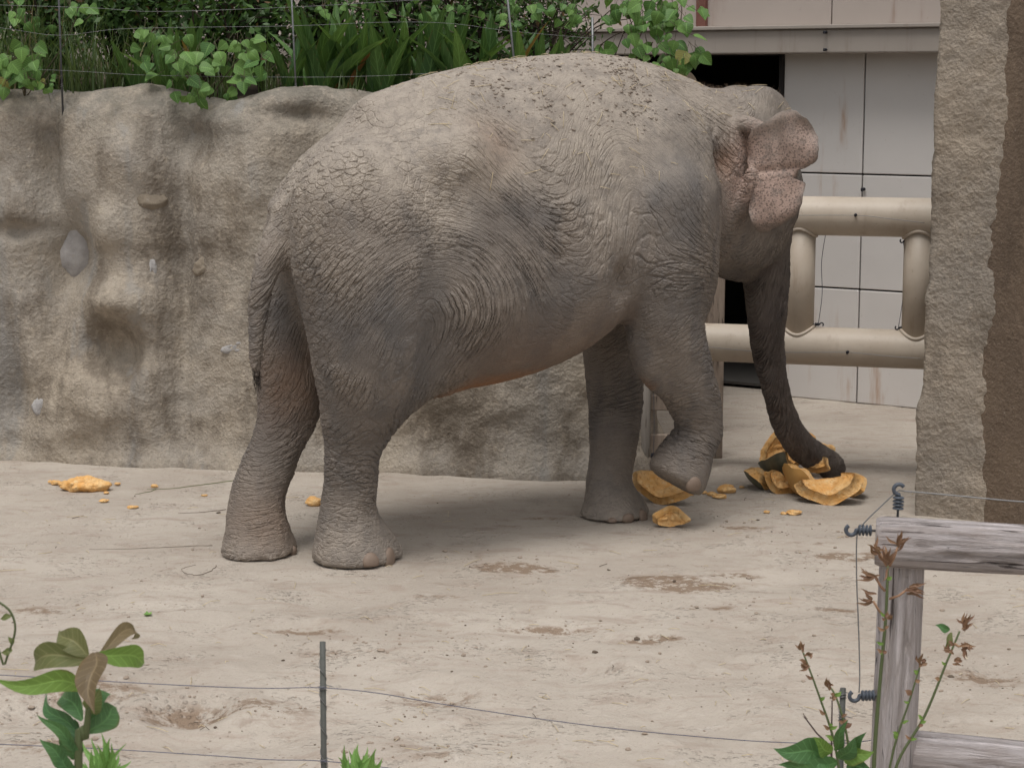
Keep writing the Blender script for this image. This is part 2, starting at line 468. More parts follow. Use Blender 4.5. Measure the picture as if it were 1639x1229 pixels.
MAT_GAP = NM('dark_joint').fin((.03, .027, .026), .9)
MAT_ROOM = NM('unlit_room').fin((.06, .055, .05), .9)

building = empty('keeper_building', tuple(BA))
tag(building, 'beige and grey panelled animal house with dark doorway and concrete ledge', 'building')
def bbox(name, s0, s1, z0, z1, off0, off1, mat, bevel=.006):
    """box between two stations on the facade, heights and offsets out of the wall"""
    R = np.stack([bd, bn, np.array([0, 0, 1.0])], 1)
    c = bd * (s0 + s1) / 2 + bn * (off0 + off1) / 2 + np.array([0, 0, (z0 + z1) / 2])
    b = MB(); b.box(c, (abs(s1 - s0), abs(off1 - off0), z1 - z0), R)
    return b.build(name, mat, building, smooth=False, bevel=bevel)
s_door = onb(1251, 300)[0]; s_seam = onb(1377, 400)[0]; pw_ = abs(s_door - s_seam)
z1_, z2_ = onb(1400, 280)[1], onb(1400, 465)[1]; z3_ = onb(1400, 92)[1]
zl0, zl1 = onb(1330, 86, .22)[1], onb(1330, 46, .22)[1]
door_l = s_door + 2.3
bbox('wall_backing', -6, s_door + .004, -.1, zl1 + 2.4, -.40, -.035, MAT_GAP, 0)
bbox('wall_backing', door_l, 16, -.1, zl1 + 2.4, -.40, -.035, MAT_GAP, 0)
bbox('lintel_backing', s_door + .006, door_l - .002, z3_ + .02, zl1 + 2.4, -.40, -.035, MAT_GAP, 0)
edges = [s_seam - pw_ * k for k in range(8, 0, -1)] + [s_seam, s_door]
for a, b in zip(edges, edges[1:]):
    for z0, zz in ((0.0, z2_), (z2_, z1_), (z1_, z3_ + .12)):
        bbox('panel', a + .005, b - .005, z0 + .006, zz - .006, -.03, 0, MAT_PANEL)
for k in range(14):
    a = door_l + k * .9
    bbox('panel', a + .005, a + .895, .006, z3_ + .1, -.03, 0, MAT_PANEL)
s_up = onb(1331, 20, .08)[0]
for k in range(-6, 12):
    a = s_up + k * 1.25
    bbox('upper_panel', a + .004, a + 1.246, zl1 + .03, zl1 + 2.3, -.03, .08, MAT_UPPER)
ledge = bbox('ledge', -6, 16, zl0, zl1, -.03, .24, MAT_LEDGE, .012)
bbox('ledge_cap', -6, 16, zl1 - .002, zl1 + .028, -.03, .27, MAT_LEDGE, .006)
M = NM('red_rust'); MAT_RUST = M.fin(M.mix(M.noise(M.coord(), 12, 5, .7), (.12, .045, .035), (.21, .10, .08)), .85)
sr = onb(1125, 20, .1)[0]
bbox('rusty_bracket', sr - .035, sr + .045, zl1 + .03, zl1 + .8, .082, .13, MAT_RUST)
# the room behind the doorway
b = MB()
for c, s in (((s_door + door_l) / 2, .1), ):
    pass
R_ = np.stack([bd, bn, np.array([0, 0, 1.0])], 1)
def room(name, s0, s1, z0, z1, o0, o1): return bbox(name, s0, s1, z0, z1, o0, o1, MAT_ROOM, 0)
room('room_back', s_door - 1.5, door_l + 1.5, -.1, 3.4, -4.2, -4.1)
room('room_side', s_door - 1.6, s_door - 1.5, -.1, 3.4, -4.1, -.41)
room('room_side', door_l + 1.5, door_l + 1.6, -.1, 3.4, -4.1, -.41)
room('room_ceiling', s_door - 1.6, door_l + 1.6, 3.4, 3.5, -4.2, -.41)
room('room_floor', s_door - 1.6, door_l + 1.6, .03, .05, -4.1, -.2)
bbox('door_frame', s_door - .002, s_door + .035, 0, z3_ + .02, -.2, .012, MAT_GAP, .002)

# ------------------------------------------------------------------ tubular barrier in front of it
PA, PB = depth(1475, 561, 11.95), depth(1120, 546, 12.32)
PA[2] = PB[2] = (PA[2] + PB[2]) / 2
pd_ = (PB - PA) / np.linalg.norm(PB - PA); pn = np.array([pd_[1], -pd_[0], 0]); pn = pn if pn[1] < 0 else -pn
M = NM('cream_painted_steel'); oc = M.coord()
n = M.noise(oc, 5, 5, .65); st = M.noise(M.mapping(oc, (5, 5, 1)), 2, 5, .65)
c = M.mix(M.smooth(n, .35, .7, 0, .6), (.50, .43, .35), (.42, .345, .27)); c = M.mix(M.smooth(st, .55, .75, 0, .5), c, (.30, .215, .155)); c = M.mix(M.smooth(M.noise(oc, 40, 4, .7), .62, .76, 0, .5), c, (.22, .16, .12))
MAT_PIPE = M.fin(c, .5, M.bump(M.noise(oc, 18, 4), .12, .01), .4)
barrier = empty('pipe_barrier', (PA[0], PA[1], 0)); O_ = np.array([PA[0], PA[1], 0])
tag(barrier, 'cream painted steel tube barrier of two rails and stout uprights', 'barrier')
zb_ = PA[2]; p_ = onplane(1380, 347, PA, pn); zt_ = p_[2]
def pst(px, py): return np.dot(onplane(px, py, PA, pn) - PA, pd_)
r_p = .118
def rail(z, s0, s1):
    b = MB(); n = 40
    b.tube([PA - O_ + pd_ * (s0 + (s1 - s0) * k / n) + np.array([0, 0, z - PA[2]]) for k in range(n + 1)], r_p, 28)
    return b.build('rail', MAT_PIPE, barrier)
s_post = pst(1280, 450); s_post2 = pst(1470, 450)
rail(zb_, -2.2, s_post + 1.5); rail(zt_, -2.2, s_post + .13)
for s in (s_post, s_post2, s_post2 - (s_post - s_post2)):
    b = MB(); r_u = .092
    c = PA - O_ + pd_ * s; c[2] = 0
    b.tube([c + (0, 0, zb_ + .06), c + (0, 0, zt_ - .06)], r_u, 28)
    u = b.build('upright', MAT_PIPE, barrier)
    for zc, sg in ((zb_, 1), (zt_, -1)):        # weld bead where the round tube meets the rail
        pts = []
        for k in range(33):
            a = k / 32 * 2 * math.pi
            x, y = r_u * 1.03 * math.cos(a), r_u * 1.03 * math.sin(a)
            pts.append(c + pd_ * x + pn * y + (0, 0, zc + sg * (math.sqrt(max(r_p ** 2 - y * y, 0)) + .004)))
        b = MB(); b.tube(pts, .011, 8, cap=False); w = b.build('weld_bead', MAT_PIPE, barrier); w.parent = u
    b = MB(); b.tube([c, c + (0, 0, zb_ - .06)], r_u, 24)
    if s == s_post2 - (s_post - s_post2): b.build('foot_post', MAT_PIPE, barrier)
b = MB(); c = PA - O_ + pd_ * (s_post + 1.45); c[2] = 0
b.tube([c, c + (0, 0, zb_)], .09, 24); b.build('foot_post', MAT_PIPE, barrier)

def wood_mat(name, a, b_, crack=(.10, .08, .065), axis=(1, 14, 14), bumpd=.012):
    M = NM(name); oc = M.coord()
    g = M.noise(M.mapping(oc, axis), 2.2, 6, .7, .3); g2 = M.noise(M.mapping(oc, tuple(q * 2.4 for q in axis)), 2.2, 4, .6)
    c = M.mix(M.smooth(g, .32, .66), a, b_); cr = M.smooth(g2, .58, .70)
    c = M.mix(M.math('MULTIPLY', cr, .8), c, crack)
    c = M.mix(M.smooth(M.noise(oc, 4, 4), .5, .75, 0, .4), c, tuple(q * .7 for q in b_))
    h = M.math('SUBTRACT', g, M.math('MULTIPLY', cr, .8))
    return M.fin(c, .88, M.bump(h, .8, bumpd), .15)
MAT_TIMBER = wood_mat('weathered_timber', (.33, .27, .22), (.25, .195, .155), axis=(14, 14, 1))
MAT_METALPOST = wood_mat('grey_post_paint', (.30, .27, .24), (.22, .20, .175), axis=(10, 10, 1), bumpd=.003)

# timber post behind the lower rail, and a plank hurdle beside the wall end
c = ground(1139, 733); b = MB(); b.box((0, 0, .73), (.115, .10, 1.46)); o = b.build('timber_post', MAT_TIMBER, None, smooth=False, bevel=.012); o.location = (c[0], c[1], 0); o.rotation_euler = (0, 0, .3)
tag(o, 'square weathered timber post behind the lower steel rail', 'post')
h0 = ground(1032, 751); hurdle = empty('plank_hurdle', (h0[0], h0[1], 0), -.05)
tag(hurdle, 'low grey plank hurdle with steel post by the end of the rock wall', 'hurdle')
b = MB(); b.tube([(0, 0, -.02), (0, 0, .60)], .034, 14); b.box((0, 0, .605), (.075, .075, .012)); b.build('post', MAT_METALPOST, hurdle, bevel=.003)
for z, hh in ((.10, .19), (.395, .10), (.565, .07)):
    b = MB(); b.box((.21, .06, z + .02), (.36, .04, hh)); b.build('plank', MAT_TIMBER, hurdle, smooth=False, bevel=.008)
b = MB(); b.tube([(.38, .05, -.02), (.38, .05, .60)], .03, 12); b.build('post', MAT_METALPOST, hurdle)

# ------------------------------------------------------------------ rock-faced pillar and brown wall with painted-in shade at the right
MAT_PILLAR = rock_material('pillar_rock', (.305, .255, .200), (.235, .205, .172), (.185, .155, .125), grit=26.0, disp=.011, top=False)
MAT_BROWN_SHADED = rock_material('brown_render_painted_shade', (.165, .122, .088), (.135, .100, .074), (.105, .078, .058), grit=30.0, disp=.006, top=False)  # brown render; the shade of an overhang is painted in as darker base colour
PL, PM = ground(1466, 823), ground(1580, 835)
PR = PM + np.array([.36, -.52, 0])
def rough_sheet(name, pts, z0, z1, step, amp, mat, seed, edge_wob=0.0, lean=0.0):
    """closed prism over a ground polygon, densely gridded and roughened"""
    P = [np.asarray(p, float)[:2] for p in pts]; ring = []
    for a, b in zip(P, P[1:] + P[:1]):
        n = max(2, int(np.linalg.norm(b - a) / step))
        for k in range(n): ring.append(a + (b - a) * k / n)
    ring = np.array(ring); n = len(ring); cen = ring.mean(0)
    dr = np.gradient(np.r_[ring[-6:], ring, ring[:6]], axis=0)
    ker = np.ones(9) / 9
    dr = np.stack([np.convolve(dr[:, k], ker, 'same') for k in (0, 1)], 1)[6:-6]
    nr = np.stack([dr[:, 1], -dr[:, 0]], 1); nr /= np.linalg.norm(nr, axis=1)[:, None] + 1e-9
    if ((ring - cen) * nr).sum() < 0: nr = -nr
    zs = np.arange(z0, z1, step); V = []
    for z in zs:
        p3 = np.c_[ring, np.full(n, z)]
        d = amp * (fbm(p3 * 2.2, 3, seed) + .6 * fbm(p3 * 7, 3, seed + 3, .6) + .35 * fbm(p3 * 19, 3, seed + 5, .6))
        q = ring + nr * (d + edge_wob * fbm(np.c_[ring * 0, np.full(n, z * 2.6)], 3, seed + 9))[:, None]
        q = q + np.array([lean * z, 0])
        V.append(np.c_[q, np.full(n, z)])
    V = np.concatenate(V); m = len(zs)
    ii, jj = np.meshgrid(np.arange(m - 1), np.arange(n), indexing='ij')
    F = np.stack([ii * n + jj, ii * n + (jj + 1) % n, (ii + 1) * n + (jj + 1) % n, (ii + 1) * n + jj], -1).reshape(-1, 4)
    a2 = ((ring[:, 0] * np.roll(ring[:, 1], -1)) - (np.roll(ring[:, 0], -1) * ring[:, 1])).sum()
    if a2 < 0: F = F[:, ::-1]
    return link(name, quadmesh(name, V, F), None, mat)
back = np.array([.22, .75, 0])
o = rough_sheet('rock_pillar', [PL, PM, PM + back, PL + back], -.05, 3.9, .022, .028, MAT_PILLAR, 61, .014, .015)
tag(o, 'tall rough stone-faced pillar rising beyond the log fence', 'pillar')
o = rough_sheet('brown_wall_painted_shade', [PM + (-.06, .06, 0), PM + (.0, -.02, 0), PR, PR + (2.2, .2, 0), PM + back + (2.4, 0, 0), PM + back + (.02, 0, 0)], -.05, 3.9, .03, .008, MAT_BROWN_SHADED, 71, 0.0, .015)
tag(o, 'brown rendered wall adjoining the stone-faced pillar, shade painted into its colour', 'wall')
# ------------------------------------------------------------------ elephant: one implicit body, meshed with surface nets
PHI = math.radians(28)                         # it walks away to the right
EO = np.array([-1.215, 9.90, 0.0])             # ground point between the hind feet
UA = np.array([math.cos(PHI), math.sin(PHI), 0]); VA = np.array([-math.sin(PHI), math.cos(PHI), 0])

def E(px, py, v=0.0):
    """body coordinates (u forward, v to its left, z up) of a traced point lying at lateral offset v"""
    d = ray(px, py)
    t = (v - np.dot(CAMP - EO, VA)) / np.dot(d, VA)
    p = CAMP + d * t - EO
    return np.array([np.dot(p, UA), v, p[2]])

def Escale(p):
    w = EO + UA * p[0] + VA * p[1]
    return (w[1] * CP + (CAM_H - p[2]) * SP) / FPX     # metres per traced pixel at that point

H = 0.024
GMIN = np.array([-0.75, -1.0, -0.06]); GMAX = np.array([4.05, 0.95, 2.75])
GN = np.ceil((GMAX - GMIN) / H).astype(int)
gx = [GMIN[k] + H * np.arange(GN[k]) for k in range(3)]
BIG = 1.0

def region(lo, hi):
    a = [max(0, int((lo[k] - GMIN[k]) / H)) for k in range(3)]
    b = [min(GN[k], int((hi[k] - GMIN[k]) / H) + 2) for k in range(3)]
    return tuple(slice(a[k], b[k]) for k in range(3))

def coords(sl):
    return np.meshgrid(gx[0][sl[0]], gx[1][sl[1]], gx[2][sl[2]], indexing='ij', sparse=True)

def smin(a, b, k):
    h = np.maximum(k - np.abs(a - b), 0) / k
    return np.minimum(a, b) - h * h * h * k / 6.0

field = np.full(GN, BIG, dtype=np.float32)

def chain_field(pts, rad, margin=.3, squash=1.0):
    """distance to a chain of rounded cones; returns region and values"""
    pts = np.asarray(pts, float); rad = np.asarray(rad, float)
    lo = (pts - rad[:, None]).min(0) - margin; hi = (pts + rad[:, None]).max(0) + margin
    sl = region(lo, hi); X, Y, Z = coords(sl)
    d = None
    for i in range(len(pts) - 1):
        a, b = pts[i], pts[i + 1]; ab = b - a; L = np.dot(ab, ab) + 1e-9
        t = np.clip(((X - a[0]) * ab[0] + (Y - a[1]) * ab[1] + (Z - a[2]) * ab[2]) / L, 0, 1)
        q = np.sqrt((X - a[0] - t * ab[0]) ** 2 + ((Y - a[1] - t * ab[1]) / squash) ** 2 + (Z - a[2] - t * ab[2]) ** 2) - (rad[i] + t * (rad[i + 1] - rad[i]))
        d = q if d is None else smin(d, q, .02)
    return sl, d

def ell_field(c, r, R=None, margin=.3):
    c = np.asarray(c, float); r = np.asarray(r, float)
    m = r.max() if R is not None else r
    sl = region(c - m - margin, c + m + margin); X, Y, Z = coords(sl)
    x, y, z = X - c[0], Y - c[1], Z - c[2]
    if R is not None:
        x, y, z = (R[0, 0] * x + R[1, 0] * y + R[2, 0] * z, R[0, 1] * x + R[1, 1] * y + R[2, 1] * z, R[0, 2] * x + R[1, 2] * y + R[2, 2] * z)
    k0 = np.sqrt((x / r[0]) ** 2 + (y / r[1]) ** 2 + (z / r[2]) ** 2)
    k1 = np.sqrt((x / r[0] ** 2) ** 2 + (y / r[1] ** 2) ** 2 + (z / r[2] ** 2) ** 2) + 1e-6
    return sl, k0 * (k0 - 1) / k1

def join(sd, k):
    sl, d = sd
    field[sl] = smin(field[sl], d.astype(np.float32), k)

def carve(sd, k):
    sl, d = sd
    field[sl] = -smin(-field[sl], d.astype(np.float32), k)

def traced_chain(rows, n=4):
    """rows of (px, py, width_px, v) -> smooth chain of centres and radii in metres"""
    P = []
    for px, py, w, v in rows:
        p = E(px, py, v); P.append([*p, w * .5 * Escale(p)])
    S = spline(P, n)
    return S[:, :3], np.maximum(S[:, 3], .006)

# ---- torso: a loft of egg-shaped sections along the spine
#        u     top   bottom  zmid  halfwidth
TOP = [(583, 160), (640, 135), (720, 112), (800, 97), (900, 86), (960, 86), (1020, 97), (1070, 115), (1110, 130), (1150, 138)]
top_uz = np.array([[E(x, y, 0.0)[0], E(x, y, 0.0)[2]] for x, y in TOP])
BEL = [(690, 640), (740, 630), (800, 619), (860, 601), (910, 579), (950, 552), (985, 515)]
bel_uz = np.array([[E(x, y, -.22)[0], E(x, y, -.22)[2]] for x, y in BEL])
SEC = np.array([
    # u,    zmid, halfwidth
    [0.02, 1.80, .22],
    [0.12, 1.76, .30],
    [0.25, 1.70, .41],
    [0.42, 1.60, .54],
    [0.65, 1.50, .60],
    [0.95, 1.42, .66],
    [1.30, 1.44, .67],
    [1.65, 1.50, .63],
    [1.95, 1.58, .56],
    [2.20, 1.66, .48],
    [2.42, 1.74, .36]])
def interp_s(x, xs, ys):
    # monotone smooth interpolation on sparse tables
    S = spline(np.stack([xs, ys], 1), 8)
    return np.interp(x, S[:, 0], S[:, 1])
def torso_field():
    sl = region((-.75, -1, .5), (2.8, .95, 2.75)); X, Y, Z = coords(sl)
    u = gx[0][sl[0]]
    rp = np.array([E(x, y, .20) for x, y in ((444, 312), (468, 268), (500, 225), (540, 188))])
    xs_t = np.r_[rp[:, 0], top_uz[:, 0]]; zs_t = np.r_[rp[:, 2], top_uz[:, 1]]
    o = np.argsort(xs_t); zt = interp_s(u, xs_t[o], zs_t[o])
    xs_b = np.r_[.0, .12, .3, .5, bel_uz[:, 0], 2.0, 2.3, 2.6]; zs_b = np.r_[1.5, 1.25, 1.08, .96, bel_uz[:, 1], 1.12, 1.3, 1.55]
    o = np.argsort(xs_b); zb = interp_s(u, xs_b[o], zs_b[o])
    zm = np.interp(u, SEC[:, 0], SEC[:, 1]); hw = interp_s(u, SEC[:, 0], SEC[:, 2])
    endl = np.clip((u - .05) / .26, 0.02, 1); endr = np.clip((2.75 - u) / .35, .02, 1)
    rr = np.sqrt(1 - (1 - endl) ** 2) * np.sqrt(1 - (1 - endr) ** 2)
    hw = hw * rr; hu = np.maximum((zt - zm) * np.maximum(rr, .02), .02); hd = np.maximum((zm - zb) * np.maximum(rr, .02), .02)
    hw, hu, hd, zm = [a[:, None, None] for a in (hw, hu, hd, zm)]
    zz = Z - zm
    hz = np.where(zz > 0, hu, hd)
    pw = np.where(zz > 0, 1.85, 2.25)         # ridged back, full belly
    k = (np.abs(Y / hw) ** pw + np.abs(zz / hz) ** pw) ** (1 / pw)
    over = np.maximum(np.maximum(.05 - u, u - 2.70), 0)[:, None, None]
    return sl, (k - 1) * np.minimum(hw, hz) * .92 + over * 1.5
join(torso_field(), .02)

# hips, haunches and shoulders
for s in (-1, 1):
    join(ell_field((.42 + .05 * s, .27 * s, 1.58), (.30, .25, .46)), .22)             # buttock
    join(ell_field((.80, .47 * s, 2.03), (.17, .12, .13)), .22)             # hip bone
    join(ell_field((2.13, .39 * s, 1.78), (.26, .17, .50)), .22)            # shoulder blade
    join(ell_field((2.20, .38 * s, 1.40), (.19, .16, .34)), .16)
# hollow of the flank, fold in front of the thigh, groove behind the shoulder
for s in (-1, 1):
    carve(ell_field((1.12, .80 * s, 1.98), (.22, .13, .20)), .20)
    carve(ell_field((1.78, .86 * s, 1.62), (.10, .20, .42)), .16)
# near hind leg
P, Rr = traced_chain([(575, 330, 215, -.30), (590, 420, 225, -.32), (592, 500, 205, -.33), (588, 570, 172, -.33), (580, 625, 136, -.31), (570, 670, 105, -.28), (565, 712, 86, -.25), (562, 760, 82, -.22), (558, 798, 82, -.20), (557, 832, 92, -.19), (562, 868, 108, -.21), (565, 901, 116, -.23)])
join(ell_field(E(568, 888, -.22), (.205, .19, .075)), .05)
join(chain_field(*traced_chain([(592, 862, 60, -.22), (618, 886, 52, -.23), (620, 900, 48, -.24)])), .05)
join(chain_field(P, Rr), .10)
# fold from the flank to the knee
P, Rr = traced_chain([(770, 470, 150, -.42), (712, 552, 100, -.40), (660, 618, 62, -.36), (622, 660, 40, -.32), (600, 695, 30, -.28)])
join(chain_field(P, Rr), .14)
# far hind leg
P, Rr = traced_chain([(520, 400, 200, .30), (490, 500, 160, .30), (470, 570, 116, .27), (467, 620, 102, .25), (462, 660, 92, .23), (448, 700, 80, .21), (430, 745, 80, .20), (414, 790, 82, .19), (410, 830, 90, .18), (412, 862, 98, .16), (413, 894, 104, .14)])
join(ell_field(E(414, 884, .14), (.18, .165, .07)), .05)
join(chain_field(*traced_chain([(435, 858, 50, .15), (452, 880, 44, .14), (453, 892, 42, .14)])), .05)
join(chain_field(P, Rr), .10)
# near front leg, lifted
P, Rr = traced_chain([(1060, 330, 170, -.40), (1062, 420, 142, -.43), (1060, 500, 124, -.42), (1078, 565, 108, -.40), (1102, 620, 88, -.38), (1117, 660, 74, -.36), (1120, 688, 70, -.35)])
join(chain_field(P, Rr), .09)
join(chain_field(*traced_chain([(1030, 545, 50, -.42), (1042, 580, 56, -.41), (1060, 605, 50, -.40)])), .07)      # elbow
P, Rr = traced_chain([(1119, 686, 68, -.35), (1108, 712, 72, -.345), (1095, 738, 86, -.34), (1082, 765, 96, -.335), (1067, 800, 98, -.33)])
sl, d = chain_field(P, Rr)
X, Y, Z = coords(sl)
sa, sb = E(1037, 744, -.335), E(1120, 799, -.335)
ax = np.array([sb[0] - sa[0], sb[2] - sa[2]]); ax /= np.linalg.norm(ax)
nrm = np.array([ax[1], -ax[0]])                 # points away from the wrist, out of the sole
pl = (X - sa[0]) * nrm[0] + (Z - sa[2]) * nrm[1]
d = -smin(-d, -pl, .05)
join((sl, d), .022)
join(ell_field(E(1122, 676, -.355), (.105, .095, .10)), .03)
# far front leg
P, Rr = traced_chain([(985, 430, 130, .34), (982, 520, 100, .30), (981, 580, 90, .27), (985, 640, 84, .24), (983, 700, 76, .21), (978, 745, 70, .19), (974, 776, 70, .15), (977, 803, 80, .10), (982, 834, 96, .06)])
join(ell_field(E(983, 827, .05), (.19, .175, .066)), .045)
join(chain_field(*traced_chain([(1000, 803, 48, .09), (1018, 822, 42, .05), (1019, 833, 40, .05)])), .05)
join(chain_field(P, Rr), .09)
# neck and head
HV = .05
join(chain_field([(2.05, 0, 1.92), (2.45, .01, 2.0), (2.82, HV, 2.06)], [.40, .36, .30]), .12)
join(chain_field([(2.10, 0, 1.58), (2.5, .02, 1.66), (2.82, HV, 1.75)], [.30, .29, .26]), .12)
for s in (-1, 1):
    join(ell_field((2.90, HV + .11 * s, 2.15), (.20, .17, .225)), .07)      # twin domes
    join(ell_field((2.90, HV + .19 * s, 1.80), (.22, .16, .28)), .10)        # temples
    join(ell_field((2.84, HV + .14 * s, 1.56), (.22, .15, .20)), .10)       # cheeks
join(chain_field([(2.92, HV, 2.05), (2.98, HV, 1.8), (2.98, HV, 1.55)], [.22, .19, .14]), .10)
join(chain_field([(2.66, HV, 1.50), (2.86, HV, 1.42), (2.97, HV, 1.34)], [.16, .14, .08]), .08)  # lower jaw
# rolled root of the ear
join(chain_field(*traced_chain([(1186, 196, 26, -.30), (1212, 204, 26, -.37), (1240, 222, 20, -.44)])), .03)
join(chain_field(*traced_chain([(1190, 330, 30, -.28), (1200, 300, 26, -.35), (1205, 272, 20, -.39)])), .03)
# trunk
P, Rr = traced_chain([(1226, 330, 92, HV), (1226, 395, 74, HV), (1227, 450, 70, .06), (1227, 520, 56, .07), (1233, 580, 44, .09), (1245, 635, 41, .12), (1261, 683, 43, .15), (1283, 715, 45, .18), (1310, 733, 44, .2), (1330, 745, 40, .21), (1333, 756, 34, .21)])
TRUNK = P
join(chain_field(P, Rr), .05)
# tail
P, Rr = traced_chain([(505, 318, 80, .0), (478, 345, 72, .0), (452, 382, 58, -.02), (431, 428, 46, -.03), (417, 478, 34, -.03), (411, 525, 25, -.03), (409, 565, 18, -.03), (411, 598, 13, -.03)])
join(chain_field(P, Rr), .05)
TAIL_END = P[-1]
# hollows: between the buttocks under the tail, behind the ear, armpit
carve(chain_field([(.02, .0, 1.45), (.12, .0, 1.2), (.28, .0, 1.0)], [.05, .07, .10]), .08)
carve(ell_field(E(1160, 262, -.42), (.10, .08, .07)), .12)
carve(ell_field(E(995, 455, -.60), (.05, .07, .10)), .12)
# soles rest flat on the ground
Zg = gx[2][None, None, :]
field = -smin(-field, (Zg - .004).astype(np.float32) + 0 * field, .022)

def surface_nets(f, h, origin):
    """vectorised naive surface nets -> vertices, quads"""
    s = f < 0
    nx, ny, nz = f.shape
    cs = np.zeros((nx - 1, ny - 1, nz - 1), dtype=np.int8)
    for dx in (0, 1):
        for dy in (0, 1):
            for dz in (0, 1):
                cs += s[dx:nx - 1 + dx, dy:ny - 1 + dy, dz:nz - 1 + dz]
    act = (cs > 0) & (cs < 8)
    idx = -np.ones(act.shape, dtype=np.int32)
    cells = np.argwhere(act); idx[act] = np.arange(len(cells))
    acc = np.zeros((len(cells), 3)); cnt = np.zeros(len(cells))
    corners = [(a, b, c) for a in (0, 1) for b in (0, 1) for c in (0, 1)]
    for p in corners:
        for k in range(3):
            if p[k]: continue
            q = list(p); q[k] = 1
            a = f[cells[:, 0] + p[0], cells[:, 1] + p[1], cells[:, 2] + p[2]]
            b = f[cells[:, 0] + q[0], cells[:, 1] + q[1], cells[:, 2] + q[2]]
            m = (a < 0) != (b < 0)
            t = np.where(m, a / np.where(m, a - b, 1), 0)
            pos = np.array(p, float)[None].repeat(len(cells), 0); pos[:, k] = t
            acc[m] += pos[m]; cnt[m] += 1
    V = origin + h * (cells + acc / cnt[:, None])
    Q = []
    for k in range(3):
        o = [j for j in range(3) if j != k]
        n = [nx, ny, nz]
        sl0 = [slice(1, n[j] - 1) for j in range(3)]; sl1 = list(sl0)
        sl0[k] = slice(0, n[k] - 1); sl1[k] = slice(1, n[k])
        a = s[tuple(sl0)]; b = s[tuple(sl1)]
        e = np.argwhere(a != b)
        ins = a[tuple(e.T)]
        off = np.array([0 if j == k else 1 for j in range(3)]); e = e + off
        def cell(d0, d1):
            c = e.copy(); c[:, o[0]] += d0; c[:, o[1]] += d1
            return idx[c[:, 0], c[:, 1], c[:, 2]]
        q = np.stack([cell(-1, -1), cell(0, -1), cell(0, 0), cell(-1, 0)], 1)
        if k == 1: ins = ~ins
        q[~ins] = q[~ins][:, ::-1]
        Q.append(q)
    Q = np.concatenate(Q)
    return V, Q[(Q >= 0).all(1)]

EV, EQ = surface_nets(field, H, GMIN)
def relax(V, Q, it, lam=.5):
    e = np.concatenate([Q[:, [0, 1]], Q[:, [1, 2]], Q[:, [2, 3]], Q[:, [3, 0]]])
    e = np.concatenate([e, e[:, ::-1]])
    cnt = np.bincount(e[:, 0], minlength=len(V))[:, None]
    for k in range(it):
        a = np.stack([np.bincount(e[:, 0], V[e[:, 1], c], minlength=len(V)) for c in range(3)], 1) / np.maximum(cnt, 1)
        V = V + lam * (a - V)
    return V
EV = relax(EV, EQ, 3)

# ---- ear: a thin sheet with lobes, swung forward so that its back shows
EAR = [(1203, 205), (1222, 196), (1243, 182), (1264, 177), (1284, 184), (1299, 199), (1309, 220), (1311, 243), (1304, 260), (1292, 267), (1278, 276), (1277, 290), (1289, 293), (1286, 308), (1284, 325), (1276, 342), (1258, 355), (1238, 368), (1217, 373), (1205, 362), (1198, 340), (1196, 312), (1198, 285), (1197, 258), (1196, 230)]
def ear_mesh():
    S = spline(EAR + [EAR[0]], 4)[:-1]
    rg = np.random.default_rng(4); S = S + rg.normal(size=S.shape) * .9
    cx, cy = 1244.0, 276.0
    nr, na = 14, len(S)
    V = [];
    for side in (1, -1):
        for i in range(nr + 1):
            r = i / nr
            for k in range(na):
                px = cx + (S[k, 0] - cx) * r; py = cy + (S[k, 1] - cy) * r
                v = -.36 - (px - 1197) * .0027
                # relief: rolled-over upper lobe, valley across the middle, wavy rim
                v += -.022 * math.exp(-((px - 1268) / 34) ** 2 - ((py - 222) / 34) ** 2)
                v += .02 * math.exp(-((px - 1246) / 8) ** 2) * math.exp(-((py - 215) / 40) ** 2)
                v += -.018 * math.exp(-((px - 1232) / 26) ** 2 - ((py - 325) / 34) ** 2)
                v += .013 * math.exp(-((py - 272 + (px - 1240) * .10) / 6) ** 2) * (1 if px > 1200 else .5)
                v += .03 * r ** 6 * math.sin(py * .09 + px * .03)
                th = .010 * math.sqrt(max(0, 1 - r ** 4)) + .004
                p = E(px, py, v)
                # thickness along the sheet normal (roughly forward and outward)
                V.append(p + side * th * np.array([-.66, -.74, 0]))
    F = []
    n1 = (nr + 1) * na
    for i in range(nr):
        for k in range(na):
            a, b, c, d = i * na + k, i * na + (k + 1) % na, (i + 1) * na + (k + 1) % na, (i + 1) * na + k
            F.append((a, b, c, d)); F.append((n1 + d, n1 + c, n1 + b, n1 + a))
    for k in range(na):
        a, b = nr * na + k, nr * na + (k + 1) % na
        F.append((a, b, n1 + b, n1 + a))
    return np.array(V), np.array(F)
AV, AF = ear_mesh()
ear_r = np.tile(np.repeat(np.arange(15) / 14, len(AV) // 30), 2)
ear0 = len(EV)
# mirror ear on the far side, folded the same way
BV = AV.copy(); BV[:, 1] = 2 * HV - BV[:, 1]
BF = AF[:, ::-1]
EQ = np.concatenate([EQ, AF + len(EV), BF + len(EV) + len(AV)])
EV = np.concatenate([EV, AV, BV])
is_ear = np.zeros(len(EV)); is_ear[ear0:] = 1
